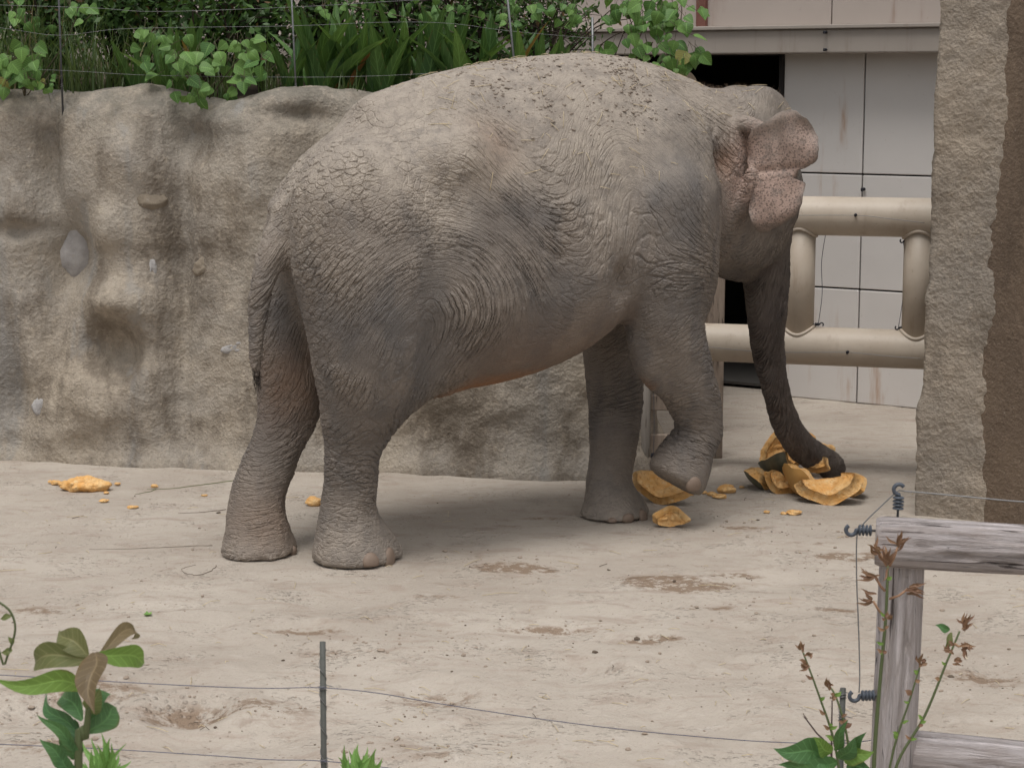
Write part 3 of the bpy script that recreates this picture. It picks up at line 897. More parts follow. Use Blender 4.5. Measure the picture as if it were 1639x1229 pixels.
# ---- skin: wrinkle flow traced as short strokes (x0, y0, x1, y1, depth, polygonal share)
FLOW = [
 (520, 240, 600, 190, .7, .9), (470, 300, 530, 250, .8, 1.0), (600, 240, 680, 215, .45, .9), (660, 170, 740, 150, .25, .6),
 (500, 352, 550, 322, 1.0, .7), (560, 318, 630, 312, .8, .6), (640, 318, 700, 330, .8, .5), (700, 345, 770, 385, 1.0, .2), (620, 270, 690, 285, .45, .8),
 (745, 205, 795, 290, .9, .1), (800, 285, 850, 325, 1.0, .05), (845, 345, 900, 342, 1.0, .05), (905, 320, 945, 255, .8, .05), (880, 240, 930, 215, .2, .1),
 (820, 160, 900, 150, .1, .4), (960, 150, 1000, 180, .12, .4), (1000, 250, 1008, 320, .18, .0), (1075, 230, 1085, 300, .15, .0), (1020, 180, 1040, 230, .1, .0), (940, 300, 960, 260, .3, .0),
 (850, 400, 920, 395, .85, .05), (960, 420, 1010, 330, .7, .0), (1050, 330, 1060, 400, .35, .0), (1115, 300, 1118, 380, .5, .0),
 (500, 480, 560, 405, 1.0, .15), (580, 385, 660, 375, 1.0, .2), (680, 400, 750, 410, 1.0, .1), (590, 480, 640, 430, .35, .2), (600, 560, 620, 500, .25, .2),
 (755, 410, 775, 480, 1.0, .0), (735, 430, 680, 590, 1.0, .0), (690, 470, 650, 600, .9, .1), (690, 600, 630, 670, 1.0, .2), (800, 430, 830, 500, .6, .0),
 (860, 500, 930, 480, .25, .3), (820, 580, 890, 560, .25, .4), (960, 510, 1000, 470, .5, .1),
 (560, 660, 590, 610, .7, .2), (535, 760, 590, 690, .9, .2), (540, 830, 600, 815, .9, .1), (530, 880, 600, 870, .3, .6),
 (430, 560, 460, 520, .7, .4), (470, 650, 510, 600, 1.0, .5), (430, 720, 490, 735, .8, .3), (390, 800, 450, 815, .9, .2), (375, 870, 450, 865, .7, .4),
 (1020, 480, 1085, 415, 1.0, .1), (1060, 470, 1110, 430, .9, .1), (1030, 570, 1060, 520, .3, .3), (1080, 560, 1130, 540, .6, .1), (1090, 640, 1140, 630, .8, .1), (1075, 700, 1140, 720, 1.0, .0), (1060, 760, 1110, 790, .2, .2),
 (950, 600, 1010, 600, .25, .2), (950, 720, 1010, 715, .35, .2), (945, 800, 1010, 800, .3, .3),
 (1130, 165, 1190, 215, .8, .0), (1150, 200, 1180, 250, .7, .0), (1160, 330, 1200, 350, .5, .2), (1150, 400, 1220, 420, .5, .2), (1210, 150, 1240, 150, .25, .3), (1190, 180, 1240, 190, .4, .1),
 (1200, 470, 1255, 465, .8, .0), (1210, 560, 1250, 552, .9, .0), (1225, 640, 1265, 622, .9, .0), (1250, 705, 1285, 680, .9, .0), (1315, 745, 1320, 720, .7, .0),
 (420, 430, 440, 440, .8, .0), (408, 520, 420, 525, .7, .0),
]
fl_c, fl_d, fl_a, fl_p = [], [], [], []
for x0, y0, x1, y1, a, pc in FLOW:
    p, q = E(x0, y0, -.45), E(x1, y1, -.45)
    dd = np.array([q[0] - p[0], q[2] - p[2]]); dd /= np.linalg.norm(dd)
    fl_c.append([(p[0] + q[0]) / 2, (p[2] + q[2]) / 2]); fl_d.append(dd); fl_a.append(a); fl_p.append(pc)
fl_c, fl_d, fl_a, fl_p = map(np.array, (fl_c, fl_d, fl_a, fl_p))

def fit_potential(grads, sig=.42):
    cu, cz = np.meshgrid(np.arange(-.6, 4.2, .26), np.arange(-.2, 3.0, .26), indexing='ij')
    C = np.stack([cu.ravel(), cz.ravel()], 1)
    def basis(P):
        d = P[:, None, :] - C[None]; g = np.exp(-(d ** 2).sum(2) / (2 * sig ** 2))
        return d, g
    d, g = basis(fl_c)
    A = np.concatenate([-(d[:, :, 0] / sig ** 2) * g, -(d[:, :, 1] / sig ** 2) * g], 0)
    b = np.concatenate([grads[:, 0], grads[:, 1]])
    w = np.linalg.solve(A.T @ A + .01 * np.eye(len(C)), A.T @ b)
    return lambda P: np.concatenate([basis(P[i:i + 20000])[1] @ w for i in range(0, len(P), 20000)])
# strokes have no sign: align each with its neighbours' general trend (rightwards along the line)
nrm2 = np.stack([-fl_d[:, 1], fl_d[:, 0]], 1)
t_of, s_of = fit_potential(nrm2), fit_potential(fl_d)
P2 = EV[:, [0, 2]]
def shepard(vals, sig=.13):
    out = np.zeros(len(P2))
    for i in range(0, len(P2), 20000):
        d2 = ((P2[i:i + 20000, None, :] - fl_c[None]) ** 2).sum(2)
        w = np.exp(-d2 / (2 * sig ** 2)) + 1e-5 / (d2 + .01)
        out[i:i + 20000] = (w * vals[None]).sum(1) / w.sum(1)
    return out
w_amp, w_poly = shepard(fl_a), shepard(fl_p)
w_t, w_s = t_of(P2), s_of(P2)
# the ear has hardly any folds
w_amp = w_amp * (1 - .8 * is_ear)

def blob(px, py, v, r):
    c = E(px, py, v)
    return np.exp(-((EV - c) ** 2).sum(1) / (2 * r * r))
z_ = EV[:, 2]; u_ = EV[:, 0]; v_ = EV[:, 1]
nz3 = fbm(EV * 3.0, 3, 11)
pink = is_ear * 1.0
pink[ear0:] = .95 * (1 - .85 * np.tile(ear_r, 2) ** 9) * (1 - .45 * blob(1262, 220, -.5, .09)[ear0:]) * (1 - .7 * blob(1240, 195, -.45, .06)[ear0:]) * (1 - .5 * blob(1275, 345, -.5, .05)[ear0:])
pink = np.maximum(pink, .9 * blob(1225, 215, -.36, .07) + .8 * blob(1205, 235, -.34, .07) + .75 * blob(1200, 300, -.36, .09) + .5 * blob(1180, 250, -.34, .08) + .25 * blob(1170, 310, -.3, .1))
# trunk: darker grey-brown, mottled
td = np.full(len(EV), 9.0)
for p in TRUNK[6::3]: td = np.minimum(td, ((EV - p) ** 2).sum(1))
dark = np.maximum(0, 1.6 * blob(1274, 284, -.57, .030))
dark = np.maximum(dark, 0) + np.clip(1.25 - np.sqrt(td) / .22, 0, 1) * (u_ > 2.7)
rust = 1.0 * np.clip(1.35 - (z_ - .84) / .11 - 1.2 * (u_ - 1.25) ** 2 / .5, 0, 1) * np.clip((u_ - .75) / .2, 0, 1) * ((u_ > .4) & (u_ < 2.0) & (z_ > .72))
rust = np.maximum(rust, .7 * blob(1165, 262, -.36, .06))
rust = np.maximum(rust, .3 * blob(425, 840, .1, .12)); rust = np.maximum(rust, .35 * blob(470, 620, .1, .14)); rust = np.maximum(rust, .3 * blob(780, 240, -.45, .1))
# dry dust thrown over the back and head
dust = np.clip((z_ - 1.58 + .45 * nz3 - .22 * np.clip((u_ - 1.7) / .8, 0, 1)) / .6, 0, 1) * .95 * (1 - .35 * np.clip((u_ - 2.2) / .5, 0, 1))
# slate patches where the dust has rubbed off
slate = 1.0 * blob(610, 490, -.5, .15) + .6 * blob(640, 560, -.45, .12) + .8 * blob(1110, 220, -.45, .12) + .6 * blob(1095, 330, -.5, .12) + .6 * blob(690, 235, -.5, .1) + .5 * blob(1040, 300, -.5, .12) + .5 * blob(850, 470, -.5, .14) + .6 * blob(560, 730, -.2, .1) + .35 * blob(1110, 740, -.35, .1) + .5 * blob(985, 650, .1, .16) + .5 * blob(440, 500, .2, .1)
slate = np.clip(.8 * slate, 0, 1)

elephant_mesh = quadmesh('elephant_skin', EV, EQ)
def put_attr(me, name, typ, data):
    a = me.attributes.new(name, typ, 'POINT')
    key = {'FLOAT': 'value', 'FLOAT_VECTOR': 'vector', 'FLOAT_COLOR': 'color'}[typ]
    a.data.foreach_set(key, np.asarray(data, dtype=np.float32).ravel())
put_attr(elephant_mesh, 'flow', 'FLOAT_VECTOR', np.stack([w_s, w_t, v_], 1))
put_attr(elephant_mesh, 'wrinkle', 'FLOAT', np.clip(.10 + .92 * w_amp, 0, 1.2) * (1 - .6 * is_ear))
put_attr(elephant_mesh, 'poly', 'FLOAT', np.clip(w_poly, 0, 1))
put_attr(elephant_mesh, 'pink', 'FLOAT', np.clip(pink, 0, 1))
put_attr(elephant_mesh, 'dark', 'FLOAT', np.clip(dark, 0, 1))
rust = np.maximum(rust, .22 * np.clip((1.35 - z_) / .35, 0, 1) * ((u_ > .7) & (u_ < 1.85) & (z_ > .78)) * np.clip((u_ - .7) / .4, 0, 1))
put_attr(elephant_mesh, 'rust', 'FLOAT', np.clip(rust, 0, 1))
dust = dust + .32 * np.clip((1.1 - u_) / .5, 0, 1) * np.clip((z_ - 1.15 + .3 * nz3) / .45, 0, 1)
dust = np.maximum(dust, .55 * np.clip((.42 - z_ + .12 * nz3) / .35, 0, 1))      # sand on the feet
dust = np.clip(dust, 0, 1) * np.clip(1 - .5 * is_ear, 0, 1)
put_attr(elephant_mesh, 'dust', 'FLOAT', dust)
put_attr(elephant_mesh, 'slate', 'FLOAT', slate)

def skin_material():
    M = NM('elephant_hide')
    oc = M.coord()
    flow = M.attr('flow', 'Vector'); amp = M.attr('wrinkle'); poly = M.attr('poly')
    warp = M.noise(oc, 7, 3, .5, out=1)
    wv = M.n('VectorMath', {0: warp, 1: (.5, .5, .5)}, operation='SUBTRACT').outputs[0]
    fw = M.n('VectorMath', {0: wv, 1: (.07, .032, .045)}, operation='MULTIPLY_ADD')
    M.set(fw.inputs[2], flow); fw = fw.outputs[0]
    # long folds that follow the flow
    c1 = M.voro(M.mapping(fw, (8, 42, 11)), 1.0, 'DISTANCE_TO_EDGE')
    c2 = M.voro(M.mapping(fw, (24, 86, 30), (3.1, 1.7, .4)), 1.0, 'DISTANCE_TO_EDGE')
    f1 = M.smooth(c1, 0.0, .13); f2 = M.smooth(c2, 0.0, .19)
    # polygonal plates on the rump
    ow = M.n('VectorMath', {0: wv, 1: (.04, .04, .04)}, operation='MULTIPLY_ADD'); M.set(ow.inputs[2], oc); ow = ow.outputs[0]
    p1 = M.smooth(M.voro(M.mapping(ow, (1, 1, 1.35)), 19, 'DISTANCE_TO_EDGE'), 0, .12)
    p2 = M.smooth(M.voro(ow, 50, 'DISTANCE_TO_EDGE'), 0, .2)
    patch = M.smooth(M.noise(oc, 4.5, 4, .6), .33, .64, .22, 1.0)
    a = M.math('MULTIPLY', amp, patch)
    lines = M.math('ADD', M.math('MULTIPLY', f1, .72), M.math('MULTIPLY', f2, .28))
    plates = M.math('ADD', M.math('MULTIPLY', p1, .8), M.math('MULTIPLY', p2, .2))
    mixh = M.n('Mix', data_type='FLOAT'); M.set(mixh.inputs[0], poly); M.set(mixh.inputs[2], lines); M.set(mixh.inputs[3], plates)
    h = M.math('MULTIPLY', mixh.outputs[0], a)
    lump = M.noise(oc, 5.5, 3)
    grain = M.noise(oc, 160, 3, .6)
    fine = M.voro(oc, 95, 'DISTANCE_TO_EDGE')
    hh = M.math('ADD', M.math('MULTIPLY', h, .0160), M.math('MULTIPLY', lump, .012))
    hh = M.math('ADD', hh, M.math('MULTIPLY', grain, .0016))
    hh = M.math('ADD', hh, M.math('MULTIPLY', M.smooth(fine, 0, .2), .0009))
    disp = M.n('Displacement', {'Height': hh, 'Midlevel': .008, 'Scale': 1.0})
    M.t.links.new(disp.outputs[0], M.out.inputs['Displacement'])
    # pigment
    n1 = M.noise(oc, 2.2, 5, .6); n2 = M.noise(oc, 14, 5, .65); n3 = M.noise(M.mapping(oc, (1, 1, .45)), 6, 4)
    base = M.mix(M.smooth(n1, .35, .65), (.140, .119, .103), (.215, .180, .150))
    base = M.mix(M.smooth(n3, .45, .66, 0, .7), base, (.118, .106, .098))
    base = M.mix(M.math('MULTIPLY', M.attr('slate'), M.smooth(n2, .3, .6, .6, 1.0)), base, (.088, .089, .094))
    dusty = M.math('MULTIPLY', M.attr('dust'), M.smooth(n2, .3, .62, .45, 1.0))
    base = M.mix(dusty, base, (.345, .296, .245))
    base = M.mix(M.math('MULTIPLY', M.attr('rust'), M.smooth(n2, .25, .6, .5, 1.0)), base, (.27, .135, .065))
    base = M.mix(M.math('MULTIPLY', M.attr('dark'), M.smooth(n2, .3, .7, .95, .55)), base, (.080, .060, .052))
    fr = M.voro(oc, 74, 'F1')
    freck = M.smooth(M.math('ADD', fr, M.math('MULTIPLY', M.noise(oc, 130, 2), .25)), .42, .62)
    pk = M.mix(freck, (.205, .148, .122), (.430, .310, .258))
    pk = M.mix(M.smooth(n2, .45, .68, 0, .6), pk, (.16, .135, .12))
    base = M.mix(M.math('MULTIPLY', M.attr('pink'), M.smooth(n2, .2, .5, .75, 1.0)), base, pk)
    base = M.mix(M.smooth(M.noise(oc, 60, 4, .7), .35, .7, 0, .35), base, M.mix(.5, base, (.06, .05, .045)))
    M.fin(base, .66, spec=.28)
    M.m.displacement_method = 'BOTH'
    return M.m
MAT_SKIN = skin_material()

elephant = link('elephant', elephant_mesh, None, MAT_SKIN)
elephant.location = EO; elephant.rotation_euler = (0, 0, PHI)
md = elephant.modifiers.new('subdivide', 'SUBSURF'); md.levels = 1; md.render_levels = 2
tag(elephant, 'grey wrinkled elephant walking over sand with one forefoot lifted, trunk on broken pumpkin', 'elephant')
# ---- parts of the elephant: toenails, eye, tail tuft, bristles
ele_bvh = BVHTree.FromPolygons([Vector(p) for p in EV], [tuple(map(int, q)) for q in EQ])
ROTE = rot_z(PHI)
def skin_hit(px, py):
    """traced point -> body coordinates and normal on the hide"""
    o = ROTE.T @ (CAMP - EO); d = ROTE.T @ ray(px, py)
    h = ele_bvh.ray_cast(Vector(o), Vector(d).normalized())
    if h[0] is None: return None
    n = np.array(h[1])
    if np.dot(n, d) > 0: n = -n
    return np.array(h[0]), n
M = NM('toenail_horn'); oc = M.coord()
MAT_NAIL = M.fin(M.mix(M.noise(oc, 25, 4, .6), (.235, .172, .130), (.165, .122, .094)), .6, M.bump(M.noise(oc, 60, 3), .25, .005), .35)
def nail(px, py, w, h):
    r = None
    for k in range(14):
        r = skin_hit(px - (.5 * k if px < 1100 else 0), py - k)
        if r is not None: break
    if r is None: return
    p, n = r
    n = np.array([n[0], n[1], min(max(n[2], -.2), .35)]); n /= np.linalg.norm(n)
    s = Escale(p); w, h = w * s / 2, h * s / 2
    up = np.array([0, 0, 1.0]); x = np.cross(up, n); x /= np.linalg.norm(x); y = np.cross(n, x)
    bm = bmesh.new(); bmesh.ops.create_uvsphere(bm, u_segments=16, v_segments=10, radius=1.0)
    for v in bm.verts:
        a, b, c = v.co
        b2 = max(b, -.72); ww = w * (1.05 - .18 * b)
        q = x * a * ww + y * b2 * h + n * c * .022
        v.co = q
    me = bpy.data.meshes.new('toenail'); bm.to_mesh(me); bm.free()
    o = link('toenail', me, elephant, MAT_NAIL); o.location = p - n * .006
for a in [(594, 897, 28, 28), (625, 893, 32, 36), (471, 884, 14, 18), (1006, 830, 22, 18), (1030, 825, 22, 24), (980, 833, 16, 10), (1111, 776, 26, 28)]:
    nail(*a)
M = NM('eye_brown'); MAT_EYE = M.fin((.03, .018, .01), .15, spec=.5)
for s in (-1, 1):
    bm = bmesh.new(); bmesh.ops.create_uvsphere(bm, u_segments=16, v_segments=10, radius=.02)
    me = bpy.data.meshes.new('eye'); bm.to_mesh(me); bm.free()
    o = link('eye', me, elephant, MAT_EYE)
    h = ele_bvh.ray_cast(Vector((3.04, HV + s * .8, 1.74)), Vector((0, -s, 0)))
    o.location = (h[0] - Vector((0, s * .006, 0))) if h[0] is not None else (3.02, HV + s * .3, 1.74)
MAT_HAIR = NM('dark_bristle').fin((.045, .036, .03), .6)
MAT_PALEHAIR = NM('pale_bristle').fin((.30, .21, .15), .6)
def strands(name, items, mat, parent):
    b = MB()
    for p, d, L, r in items:
        d = d / np.linalg.norm(d); q = p + d * L * .5 + RNG.normal(size=3) * L * .06; e = p + d * L + RNG.normal(size=3) * L * .14
        b.tube([p - d * .006, q, e], [r, r * .8, r * .25], 3, cap=False)
    return b.build(name, mat, parent)
items = []
for k in range(150):
    p = TAIL_END + np.array([RNG.normal() * .010, RNG.normal() * .008, RNG.uniform(-.02, .13)])
    items.append((p, np.array([RNG.normal() * .08 + .05, RNG.normal() * .06, -1.0]), RNG.uniform(.06, .12), .0012))
tag(strands('tail_tuft', items, MAT_HAIR, elephant), kind='stuff')
items = []
tries = 0
while len(items) < 420 and tries < 6000:
    tries += 1
    u, v = (RNG.uniform(2.35, 3.1), RNG.normal() * .16 + HV) if RNG.random() < .85 else (RNG.uniform(.5, 2.4), RNG.normal() * .12)
    h = ele_bvh.ray_cast(Vector((u, v, 3.2)), Vector((0, 0, -1)))
    if h[0] is None or h[1].z < .4: continue
    items.append((np.array(h[0]), np.array(h[1]) + RNG.normal(size=3) * .35, RNG.uniform(.012, .032), .0006))
tag(strands('bristles', items, MAT_PALEHAIR, elephant), kind='stuff')

# ---- dried mud crumbs and straw lying on its back
M = NM('dried_mud'); MAT_MUD = M.fin(M.mix(M.noise(M.coord(), 14, 4, .6), (.30, .25, .205), (.20, .165, .135)), .95)
M = NM('straw'); MAT_STRAW = M.fin(M.mix(M.noise(M.coord(), 3, 3), (.60, .50, .34), (.46, .36, .22)), .7)
def crumb(b, p, r, rg):
    """a broken little clod of 20 faces"""
    t = (1 + 5 ** .5) / 2
    I = np.array([(-1, t, 0), (1, t, 0), (-1, -t, 0), (1, -t, 0), (0, -1, t), (0, 1, t), (0, -1, -t), (0, 1, -t), (t, 0, -1), (t, 0, 1), (-t, 0, -1), (-t, 0, 1)]) / 1.9
    F = [(0, 11, 5), (0, 5, 1), (0, 1, 7), (0, 7, 10), (0, 10, 11), (1, 5, 9), (5, 11, 4), (11, 10, 2), (10, 7, 6), (7, 1, 8), (3, 9, 4), (3, 4, 2), (3, 2, 6), (3, 6, 8), (3, 8, 9), (4, 9, 5), (2, 4, 11), (6, 2, 10), (8, 6, 7), (9, 8, 1)]
    V = I * rg.uniform(.65, 1.25, (12, 1)) * (r * np.array([rg.uniform(.8, 1.4), rg.uniform(.8, 1.4), rg.uniform(.45, .8)]))
    b.add(V @ rot_z(rg.uniform(0, 6.28)).T + p, F)
b = MB(); bs = MB(); n = ns = 0
clust = [(RNG.uniform(.95, 2.25), RNG.uniform(-.52, .1)) for k in range(60)]
while n < 1500:
    cu, cv = clust[RNG.integers(len(clust))]
    u, v = cu + RNG.normal() * .06, cv + RNG.normal() * .05
    h = ele_bvh.ray_cast(Vector((u, v, 3.2)), Vector((0, 0, -1)))
    if h[0] is None or h[0].z < 2.02 + RNG.uniform(0, .22): 
        n += 1; continue
    crumb(b, np.array(h[0]), min(.0125, .0035 * math.exp(RNG.normal() * .55 + .3)), RNG); n += 1
while ns < 190:
    u, v = RNG.uniform(.7, 3.0), RNG.uniform(-.6, .15)
    h = ele_bvh.ray_cast(Vector((u, v, 3.2)), Vector((0, 0, -1)))
    ns += 1
    if h[0] is None or h[0].z < 1.75: continue
    n_ = np.array(h[1]); d = np.cross(n_, RNG.normal(size=3)); d /= np.linalg.norm(d); L = RNG.uniform(.015, .05)
    p = np.array(h[0]) + n_ * .006
    bs.tube([p - d * L, p + n_ * RNG.uniform(0, .006), p + d * L], .0013, 4)
def place(o): o.location = EO; o.rotation_euler = (0, 0, PHI); return o
tag(place(b.build('mud_crumbs', MAT_MUD, None, smooth=False)), 'crumbs of dried mud crusted along the back of the elephant', 'mud', kind='stuff')
tag(place(bs.build('straw_bits', MAT_STRAW, None)), 'short pale straw bits caught on the back of the elephant', 'straw', kind='stuff')
# ------------------------------------------------------------------ planting on the bank
def leaf_mat(name, a, b, dead=None, trans=.28, rough=.5, veins=True):
    M = NM(name); oc = M.coord()
    rnd = M.n('ObjectInfo').outputs['Random']; isl = M.n('NewGeometry').outputs['Random Per Island']
    k = M.math('FRACT', M.math('ADD', rnd, isl))
    c = M.mix(k, a, b)
    c = M.mix(M.smooth(M.noise(oc, 16, 4, .6), .5, .75, 0, .45), c, tuple(q * .55 for q in a))
    if dead: c = M.mix(M.math('GREATER_THAN', M.math('FRACT', M.math('MULTIPLY', k, 7.31)), .972), c, dead)
    h = M.math('MULTIPLY', M.noise(oc, 45, 3), .4)
    if veins:
        uvx = M.n('SeparateXYZ', {'Vector': M.attr('leafuv', 'Vector')})
        ay = M.math('ABSOLUTE', uvx.outputs[1])
        mid = M.math('SUBTRACT', 1.0, M.smooth(ay, .03, .12))
        sv = M.math('SINE', M.math('MULTIPLY', M.math('SUBTRACT', uvx.outputs[0], M.math('MULTIPLY', ay, .16)), 52.0))
        vn = M.math('MAXIMUM', mid, M.smooth(sv, .82, 1.0, 0, .7))
        c = M.mix(M.math('MULTIPLY', vn, .38), c, tuple(min(1, q * 2.1 + .03) for q in b))
        brown = M.math('MULTIPLY', M.smooth(ay, .72, 1.0), M.smooth(M.noise(oc, 9, 4, .7), .52, .66))
        c = M.mix(M.math('MULTIPLY', brown, .6), c, (.16, .10, .04))
        h = M.math('SUBTRACT', h, M.math('MULTIPLY', vn, .6))
    M.fin(c, rough, M.bump(h, .4, .004), .35)
    tr = M.n('BsdfTranslucent', {'Color': M.mix(.35, c, (.20, .30, .03))})
    mx = M.n('MixShader', {'Fac': trans}); M.t.links.new(M.b.outputs[0], mx.inputs[1]); M.t.links.new(tr.outputs[0], mx.inputs[2])
    M.t.links.new(mx.outputs[0], M.out.inputs['Surface'])
    return M.m
MAT_VINE = leaf_mat('vine_leaf', (.055, .135, .032), (.140, .255, .060), (.22, .20, .05))
MAT_BLADE = leaf_mat('strap_leaf', (.036, .092, .026), (.085, .165, .040), (.26, .105, .035))
MAT_GRASS = leaf_mat('grass_blade', (.045, .085, .026), (.10, .13, .045), (.30, .23, .13), veins=False)
MAT_SHRUB = leaf_mat('shrub_leaf', (.028, .066, .018), (.078, .150, .036), (.12, .07, .03), veins=False)
MAT_STEM = NM('plant_stem').fin((.075, .062, .038), .8)
MAT_TWIG = NM('dark_twig').fin((.045, .032, .024), .85)

def leaf_shape(outline, nseg=7, fold=.18, droop=.25, curl=0.0):
    """unit leaf along +X: outline(t) gives the half width; folded along the midrib and drooping"""
    V, F = [], []
    for i in range(nseg + 1):
        t = i / nseg; w = outline(t); z = -droop * t * t
        for s in (-1, -.5, 0, .5, 1):
            V.append((t - .10 * droop * t * t, w * s, z + fold * w * abs(s) - curl * w * s * s))
    for i in range(nseg):
        for k in range(4):
            F.append((i * 5 + k, (i + 1) * 5 + k, (i + 1) * 5 + k + 1, i * 5 + k + 1))
    return V, F
heart = lambda t: .50 * (math.sin(math.pi * min(1, t ** .62)) ** .8) * (1 - .25 * t) + .002
lance = lambda t: .075 * math.sin(math.pi * (.08 + .92 * t) ** .8) ** .8 + .002
oval = lambda t: .24 * math.sin(math.pi * t ** .85) + .004
def leaf_uv(me, n, cols):
    a = me.attributes.new('leafuv', 'FLOAT_VECTOR', 'POINT'); sd = np.linspace(-1, 1, cols)
    a.data.foreach_set('vector', np.array([(i / n, q, 0) for i in range(n + 1) for q in sd], dtype=np.float32).ravel())
    return me
HEARTS = [mesh_from('vine_leaf', *leaf_shape(heart, 7, f, d, c)) for f, d, c in ((.25, .2, .1), (.1, .5, .3), (.35, .1, 0))]
BLADES = [mesh_from('strap_leaf', *leaf_shape(lance, 9, f, d, 0)) for f, d in ((.5, .06), (.4, .22), (.5, .5))]
for me in HEARTS: leaf_uv(me, 7, 5)
for me in BLADES: leaf_uv(me, 9, 5)
for me in HEARTS: me.materials.append(MAT_VINE)
for me in BLADES: me.materials.append(MAT_BLADE)
for me in HEARTS + BLADES: me.polygons.foreach_set('use_smooth', np.ones(len(me.polygons), dtype=bool))

def orient(xdir, zdir, roll=0):
    x = Vector(xdir).normalized(); z = Vector(zdir); y = z.cross(x)
    if y.length < 1e-4: y = Vector((0, 1, 0))
    y.normalize(); z = x.cross(y)
    m = Matrix((x, y, z)).transposed()
    return (m @ Matrix.Rotation(roll, 3, 'X')).to_euler()

def vine(label, clusters, base):
    """climbing plant: stems from base through the clusters, broad leaves as single parts"""
    root = empty('vine', tuple(base)); tag(root, label, 'vine')
    stems = MB()
    for px, py, sx, sy, n, size, Y in clusters:
        c = depth(px, py, Y)
        b0 = np.zeros(3); m = (c - base) * .5 + (RNG.normal() * .06, 0, .08)
        stems.tube(spline([b0, m, c - base], 5), .0035, 5)
        for k in range(n):
            q = depth(px + RNG.normal() * sx, py + RNG.normal() * sy, Y + RNG.normal() * .09)
            L = size * RNG.uniform(.65, 1.2)
            face = Vector((RNG.normal() * .45, -1.0 + RNG.normal() * .3, .75 + RNG.normal() * .35))      # blades turn to the light
            dr = Vector((RNG.normal() * .8, RNG.normal() * .3 - .25, -.75 + RNG.normal() * .35))
            o = bpy.data.objects.new('leaf', HEARTS[RNG.integers(3)]); COL.objects.link(o); o.parent = root
            o.location = Vector(q - base); o.scale = (L, L, L); o.rotation_euler = orient(dr, face)
            stems.tube([q - base - np.array(dr.normalized()) * .05 + (0, .03, .02), q - base + np.array(dr.normalized()) * L * .1], .0016, 4)
    tag(stems.build('stems', MAT_STEM, root), kind='stuff')
    return root
vine('broad-leaved green vine spilling over the rock wall beside the second fence rod', [(265, 95, 26, 14, 14, .085, 12.72), (320, 108, 28, 18, 26, .10, 12.62), (390, 100, 24, 16, 20, .095, 12.62), (330, 142, 30, 9, 16, .075, 12.55), (405, 75, 20, 12, 12, .085, 12.7), (250, 62, 30, 14, 12, .08, 12.75)], depth(330, 165, 12.75))
vine('broad-leaved vine among the tall grass at the far end of the wall', [(15, 100, 16, 16, 16, .11, 12.65), (52, 88, 14, 10, 12, .095, 12.65), (10, 130, 22, 8, 10, .08, 12.6), (75, 135, 12, 8, 10, .05, 12.6), (125, 12, 14, 12, 8, .085, 12.8), (40, 25, 30, 18, 10, .08, 12.9)], depth(40, 158, 12.75))
vine('bright green climbing vine hanging beside the concrete ledge of the animal house', [(1050, 20, 22, 18, 34, .095, 12.75), (1085, 30, 12, 14, 16, .09, 12.7), (1045, 68, 22, 14, 16, .085, 12.65), (1075, 98, 16, 10, 14, .075, 12.62), (1110, 88, 10, 9, 9, .11, 12.6), (1085, 112, 10, 5, 6, .06, 12.6), (1000, 12, 18, 10, 14, .08, 12.85), (965, 70, 10, 6, 3, .10, 12.75), (1020, 92, 16, 8, 8, .06, 12.7)], depth(1010, 150, 13.0))
vine('loose leafy vine threaded through the twigs above the elephant', [(860, 15, 30, 10, 14, .07, 13.0), (920, 25, 22, 14, 12, .065, 13.0), (800, 20, 24, 12, 10, .06, 13.1), (700, 12, 30, 10, 10, .06, 13.1), (560, 10, 40, 10, 14, .06, 13.1)], depth(870, 120, 13.0))

def strap_plant(px, py, Y, n, h, lean, label):
    base = depth(px, py, Y); base[2] = bank_z(base[0], Y) - .02
    root = empty('strap_leaved_plant', tuple(base)); tag(root, label, 'plant', 'strap-leaved plants along the fence')
    for k in range(n):
        a = RNG.uniform(0, 2 * math.pi); t = RNG.uniform(.05, .42)
        d = Vector((math.cos(a) * t + lean, math.sin(a) * t * .7 - .05, 1.0)); L = h * RNG.uniform(.7, 1.15)
        o = bpy.data.objects.new('leaf', BLADES[RNG.integers(3)]); COL.objects.link(o); o.parent = root
        o.location = (RNG.normal() * .025, RNG.normal() * .025, 0); w = RNG.uniform(.75, 1.25)
        o.scale = (L, L * w, L); o.rotation_euler = orient(d, Vector((math.cos(a), math.sin(a) - .6, -.1)) * -1, RNG.normal() * .3)
STRAPS = 'upright dark green strap-leaved plant growing along the wire fence'
for px, py, Y, n, h, ln in [(215, 150, 13.0, 6, 0.47, .05), (275, 150, 12.95, 9, 0.52, -.1), (300, 150, 13.2, 7, 0.56, .1), (470, 140, 13.0, 9, 0.58, -.05), (520, 138, 12.95, 9, 0.63, .1), (505, 138, 13.15, 8, 0.67, .05), (565, 135, 13.05, 9, 0.67, .05), (605, 132, 12.95, 10, 0.65, 0), (640, 130, 13.1, 9, 0.69, .15), (675, 126, 12.95, 10, 0.62, .05), (700, 122, 13.1, 8, 0.67, .1), (735, 118, 12.95, 9, 0.63, .1), (775, 112, 13.05, 8, 0.62, .1), (815, 105, 12.95, 8, 0.56, .15), (855, 100, 13.0, 7, 0.52, .2), (890, 100, 13.1, 6, 0.47, .1)]:
    strap_plant(px, py, Y, n, h, ln, STRAPS if px > 560 else ('strap-leaved plant beside the grassy end of the broad-leaved vine' if px < 250 else 'strap-leaved plant between the grass tufts and the broad-leaved vine' if px < 400 else 'strap-leaved plant standing by the steel fence rod next to the vine'))

